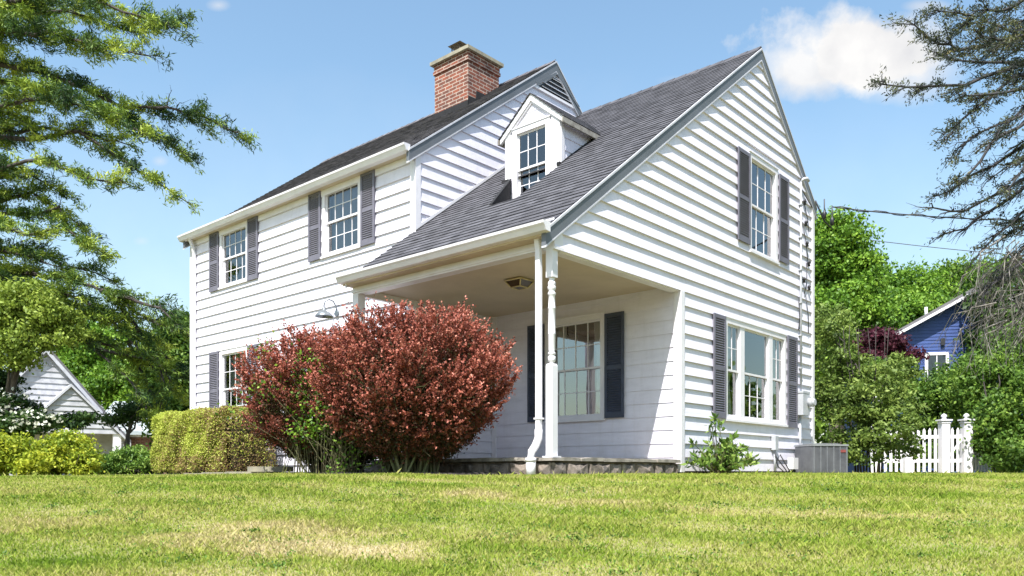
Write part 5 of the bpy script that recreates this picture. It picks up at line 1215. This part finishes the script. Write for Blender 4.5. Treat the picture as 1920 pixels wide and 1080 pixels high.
# ------------------------------------------------------------------ picket fence
def fence():
    Y0 = 19.0; p0 = gat(1635, Y0+.7); p1 = gat(1770, Y0); p2 = gat(1812, Y0-.1); p3 = gat(1870, Y0+.5)
    root = empty('picket_fence', p1); tag(root, 'white picket fence with capped posts and a gate right of the shrub', 'fence')
    def run(a, b, name, z0=.06, h=1.10):
        mb = MB(); a = a-p1; b = b-p1; L_ = np.linalg.norm((b-a)[:2]); d = (b-a)/L_; n = np.array([-d[1], d[0], 0]); k = int(L_/.112)
        def P(x, y, z): return a+d*x+n*y+np.array([0, 0, z])
        for i in range(k):
            x = (i+.5)*L_/k; w = .031
            mb.hexa([P(x-w, 0, z0), P(x+w, 0, z0), P(x-w, .02, z0), P(x+w, .02, z0), P(x-w, 0, h-.06), P(x+w, 0, h-.06), P(x-w, .02, h-.06), P(x+w, .02, h-.06)])
            mb.hexa([P(x-w, 0, h-.06), P(x+w, 0, h-.06), P(x-w, .02, h-.06), P(x+w, .02, h-.06), P(x-.004, 0, h), P(x+.004, 0, h), P(x-.004, .02, h), P(x+.004, .02, h)])
        for z in (.28, .85): mb.hexa([P(0, .021, z), P(L_, .021, z), P(0, .06, z), P(L_, .06, z), P(0, .021, z+.08), P(L_, .021, z+.08), P(0, .06, z+.08), P(L_, .06, z+.08)])
        if name == 'gate': mb.hexa([P(.05, .021, .36), P(.10, .021, .36), P(.05, .05, .36), P(.10, .05, .36), P(L_-.10, .021, .85), P(L_-.05, .021, .85), P(L_-.10, .05, .85), P(L_-.05, .05, .85)])
        mb.build(name, MTRIM, root)
    run(p0, p1, 'picket_panel'); run(p1, p2, 'gate'); run(p2, p3, 'picket_panel')
    for q in (p0, (p0+p1)/2, p1, p2):
        q = q-p1; mb = MB(); w = .095 if np.linalg.norm(q) < 1 else .05; h = 1.26 if w > .06 else 1.1
        mb.box((q[0]-w, q[1]-w, -.1), (q[0]+w, q[1]+w, h)); po = mb.build('post', MTRIM, root)
        mb = MB(); mb.box((q[0]-w-.04, q[1]-w-.04, h), (q[0]+w+.04, q[1]+w+.04, h+.035)); mb.box((q[0]-w-.015, q[1]-w-.015, h-.06), (q[0]+w+.015, q[1]+w+.015, h-.03))
        mb.lathe((q[0], q[1], h+.035), [(w*.9, 0), (w*.5, .02), (w*.35, .035), (w*.65, .06), (w*.7, .09), (w*.45, .12), (.001, .14)], 12); mb.build('post_cap', MTRIM, po)
fence()

# ------------------------------------------------------------------ houses behind
def small_window(mbs, P, h0, h1, z0, z1, root):
    mb = MB(); c = .11
    mb.box((h0, z0, 0), (h0+c, z1, .05), P); mb.box((h1-c, z0, 0), (h1, z1, .05), P); mb.box((h0, z1-c, 0), (h1, z1, .05), P); mb.box((h0, z0, 0), (h1, z0+c, .06), P); mb.box((h0+c, (z0+z1)/2-.03, 0), (h1-c, (z0+z1)/2+.03, .04), P); mb.box(((h0+h1)/2-.015, z0+c, 0), ((h0+h1)/2+.015, z1-c, .035), P)
    w = mb.build('window', MTRIM, root); mb = MB(); mb.box((h0+c*.8, z0+c*.8, .0), (h1-c*.8, z1-c*.8, .022), P); mb.build('pane', MPANE, w)
MPANE = plain('dark_pane', (.03, .04, .05), (.02, .025, .03), 3, .08)
MBLUE = plain('blue_siding_paint', (.022, .055, .20), (.018, .045, .17), 3, .6)
MGROOF = plain('far_roof_shingle', (.15, .145, .155), (.10, .095, .105), 6, .9, (1, 1, 6))
def blue_house():
    Y = 31.0; c = gat(1838, Y); root = empty('blue_house', c, R(-12)); tag(root, 'blue sided house with white trim behind the picket fence', 'house')
    m = Y/F_PX; W2 = 3.7; ze = (HY-640)*m; zr = (HY-566)*m+.55
    P = lambda h, z, d: (h, -d, z)
    mb = MB(); out = [(-W2, 0), (W2, 0), (W2, ze), (0, zr), (-W2, ze)]; courses(mb, out, P, 0, .13, lip=.02)
    mb.prism(out, (-8, -.015), P); mb.build('wall', MBLUE, root)
    mb = MB(); k = (zr-ze)/W2; e = W2+.5
    for s in (-1, 1): mb.prism([(0, zr+.05), (s*e, zr+.05-k*e), (s*e, zr+.17-k*e), (0, zr+.19)], (-8.3, .42), P)
    mb.build('roof', MGROOF, root)
    mb = MB()
    for s in (-1, 1):
        mb.prism([(0, zr+.06), (s*e, zr+.06-k*e), (s*e, zr-.04-k*e), (0, zr-.06)], (.42, .46), P)
        mb.prism([(0, zr+.03), (s*e, zr+.03-k*e), (s*e, zr+.0-k*e), (0, zr+.0)], (0, .42), P)
        mb.box((s*W2-.08, 0, 0), (s*W2+.08, ze, .04), P)
    mb.build('fascia', MTRIM, root)
    small_window(None, P, -1.98, -1.12, 2.55, 4.72, root)
    mb = MB(); mb.tube([(-1.0, -3, zr-1.2), (-1.0, -3, zr+.35)] if False else [(-1.6, 1.2, zr-k*1.6), (-1.6, 1.2, zr-k*1.6+.5)], .06, 8); mb.build('vent_pipe', MTRIM, root)
    mb = MB(); mb.box((-1.42, 4.98, .03), (-1.28, 5.25, .12), P); mb.build('wall_light', MBLACK, root)
blue_house()
def white_house():
    Y = 33.0; m = Y/F_PX; c = gat(85, Y); root = empty('white_house', c, R(36)); tag(root, 'white clapboard gabled house half hidden by trees at far left', 'house')
    P = lambda h, z, d: (h, -d, z)
    zt = (HY-645)*m; zr_ = zt; hw = 2.95
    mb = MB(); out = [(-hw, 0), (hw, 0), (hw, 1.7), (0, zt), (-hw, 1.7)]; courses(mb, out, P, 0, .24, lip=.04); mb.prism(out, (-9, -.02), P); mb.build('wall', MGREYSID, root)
    k = (zt-1.7)/hw; e = hw+.25
    mb = MB()
    for s in (-1, 1): mb.prism([(0, zt+.03), (s*e, zt+.03-k*e), (s*e, zt+.15-k*e), (0, zt+.16)], (-9.2, .22), P)
    mb.build('roof', MGROOF, root)
    mb = MB()
    for s in (-1, 1): mb.prism([(0, zt+.03), (s*e, zt+.03-k*e), (s*e, zt-.16-k*e), (0, zt-.18)], (.17, .21), P)
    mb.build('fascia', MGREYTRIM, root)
    # small gabled porch roof in front
    mb = MB(); P2_ = lambda h, z, d: (h, -1.4-d, z); z0_, z1_ = 1.75, (HY-717)*m*.97; cx_ = .75; w_ = 1.75
    out = [(cx_-w_, z0_), (cx_+w_, z0_), (cx_, z1_)]; courses(mb, out, P2_, z0_, .22, lip=.04); mb.prism(out, (-1.5, -.02), P2_); wg = mb.build('gable', MGREYSID, root)
    mb = MB(); kk = (z1_-z0_)/w_
    for s in (-1, 1): mb.prism([(cx_, z1_+.03), (cx_+s*(w_+.3), z0_-.3*kk+.03), (cx_+s*(w_+.3), z0_-.3*kk+.13), (cx_, z1_+.15)], (-1.5, .12), P2_)
    mb.build('gable_roof', MGREYTRIM, wg)
    mb = MB(); mb.box((cx_+w_-.2, 0, -.2), (cx_+w_+.1, z0_, 0), P2_); mb.build('post', MTRIM, root)
    small_window(None, P2_, .55, 1.15, 1.75, 2.55, root); small_window(None, P, 1.6, 2.1, 2.0, 3.0, root)
white_house()
def brick_house():
    Y = 35.0; m = Y/F_PX; c = gat(245, Y); root = empty('brick_house', c, R(6)); tag(root, 'low brick house with grey roof behind the green shrub', 'house')
    P = lambda h, z, d: (h, -d, z); ze = (HY-806)*m; x0, x1 = -1.35, 2.6
    mb = MB(); mb.prism([(x0, 0), (x1, 0), (x1, ze), (x0, ze)], (-5, 0), P); mb.build('wall', mat_brick('dull_brick', (.20, .07, .045), (.11, .045, .035), (.25, .2, .17)), root)
    zr_ = (HY-742)*m
    mb = MB(); mb.hexa([(x0-.3, -.4, ze-.05), (x1+.3, -.4, ze-.05), (x0-.3, 2.6, zr_), (x1+.3, 2.6, zr_), (x0-.3, -.4, ze+.1), (x1+.3, -.4, ze+.1), (x0-.3, 2.6, zr_+.15), (x1+.3, 2.6, zr_+.15)])
    mb.hexa([(x0-.3, 2.6, zr_), (x1+.3, 2.6, zr_), (x0-.3, 5.4, ze-.05), (x1+.3, 5.4, ze-.05), (x0-.3, 2.6, zr_+.15), (x1+.3, 2.6, zr_+.15), (x0-.3, 5.4, ze+.1), (x1+.3, 5.4, ze+.1)])
    for x in (x0, x1): mb.prism([(.0, ze), (5, ze), (2.6, zr_)], (-.05, .05), lambda h, z, d, x=x: (x+d, h, z))
    mb.build('roof', plain('pale_grey_roof', (.33, .37, .38), (.25, .28, .29), 5, .8), root)
    small_window(None, P, -.72, -.15, .55, 1.55, root)
    mb = MB(); mb.box((x0, ze-.14, .02), (x1, ze-.02, .06), P); mb.build('fascia', MTRIM, root)
brick_house()

# ------------------------------------------------------------------ overhead wires
def wire(name, label, p, q, sag, r, twist=0):
    mb = MB(); n = 40; pts = []
    for i in range(n+1):
        t = i/n; c = p+(q-p)*t; c = c-np.array([0, 0, sag*4*t*(1-t)]); pts.append(c-p)
    mb.tube(pts, r, 5)
    if twist: mb.tube([c+np.array([0, .03*math.cos(i*1.5), .03*math.sin(i*1.5)]) for i, c in enumerate(pts)], r*.8, 4)
    o = mb.build(name, MBLACK); o.location = p; tag(o, label, 'wire', 'overhead wires behind the house')
s0 = hp_(AB+.48, -.20, 5.12)
wire('service_wire', 'twisted service wire running right from the rear corner of the house', s0, at(2300, 402, 13.6), .18, .012, 1)
wire('power_line', 'thin wire crossing the sky above the blue house', at(1500, 432, 42), at(2250, 500, 34), .25, .018)

# distant wood so the land does not end bare
def woods():
    bl = []
    for i in range(44):
        a = R(-62+124*i/43); d = RNG.uniform(70, 95); hgt = RNG.uniform(6, 10)
        x, y = d*math.sin(a), d*math.cos(a); bl.append((np.array([x, y, hgt*.55]), (5.5, 4, hgt*.5)))
    P, v, _ = crown_points(bl, 2600, 26, 1.6, .7, .7)
    P[:, 2] = np.maximum(P[:, 2], 0); o = leaves('distant_trees', P, .75, .5, ML_MID, None, .5, v=v); tag(o, 'far off wood along the horizon', 'trees', kind='stuff')
woods()
# trees across the street behind the viewer: the windows mirror them
for i, (x, y, h, r) in enumerate(((15, -7, 8, 3.4), (21, -2, 9, 3.6), (9, -13, 9, 3.8), (-15, -8, 8, 3.6))):
    base = np.array([x, y, float(ground_z(x, y))])
    bl = [(base+np.array([RNG.normal()*r*.4, RNG.normal()*r*.4, h*t]), (r*.6, r*.6, h*.2)) for t in (.32, .45, .55, .65, .78, .88)]
    tree('street_tree', ['green tree across the lawn, nearest of those mirrored in the gable windows', 'green tree farthest right beyond the lawn, mirrored in the gable windows', 'green tree behind the viewer to the right', 'green tree behind the viewer to the left, mirrored in the porch window'][i], 'tree', base, bl, ML_MID, n_cl=150, per=40, rc=.9, leaf=(.3, .2), trunk_r=.25, group='trees behind the viewer')
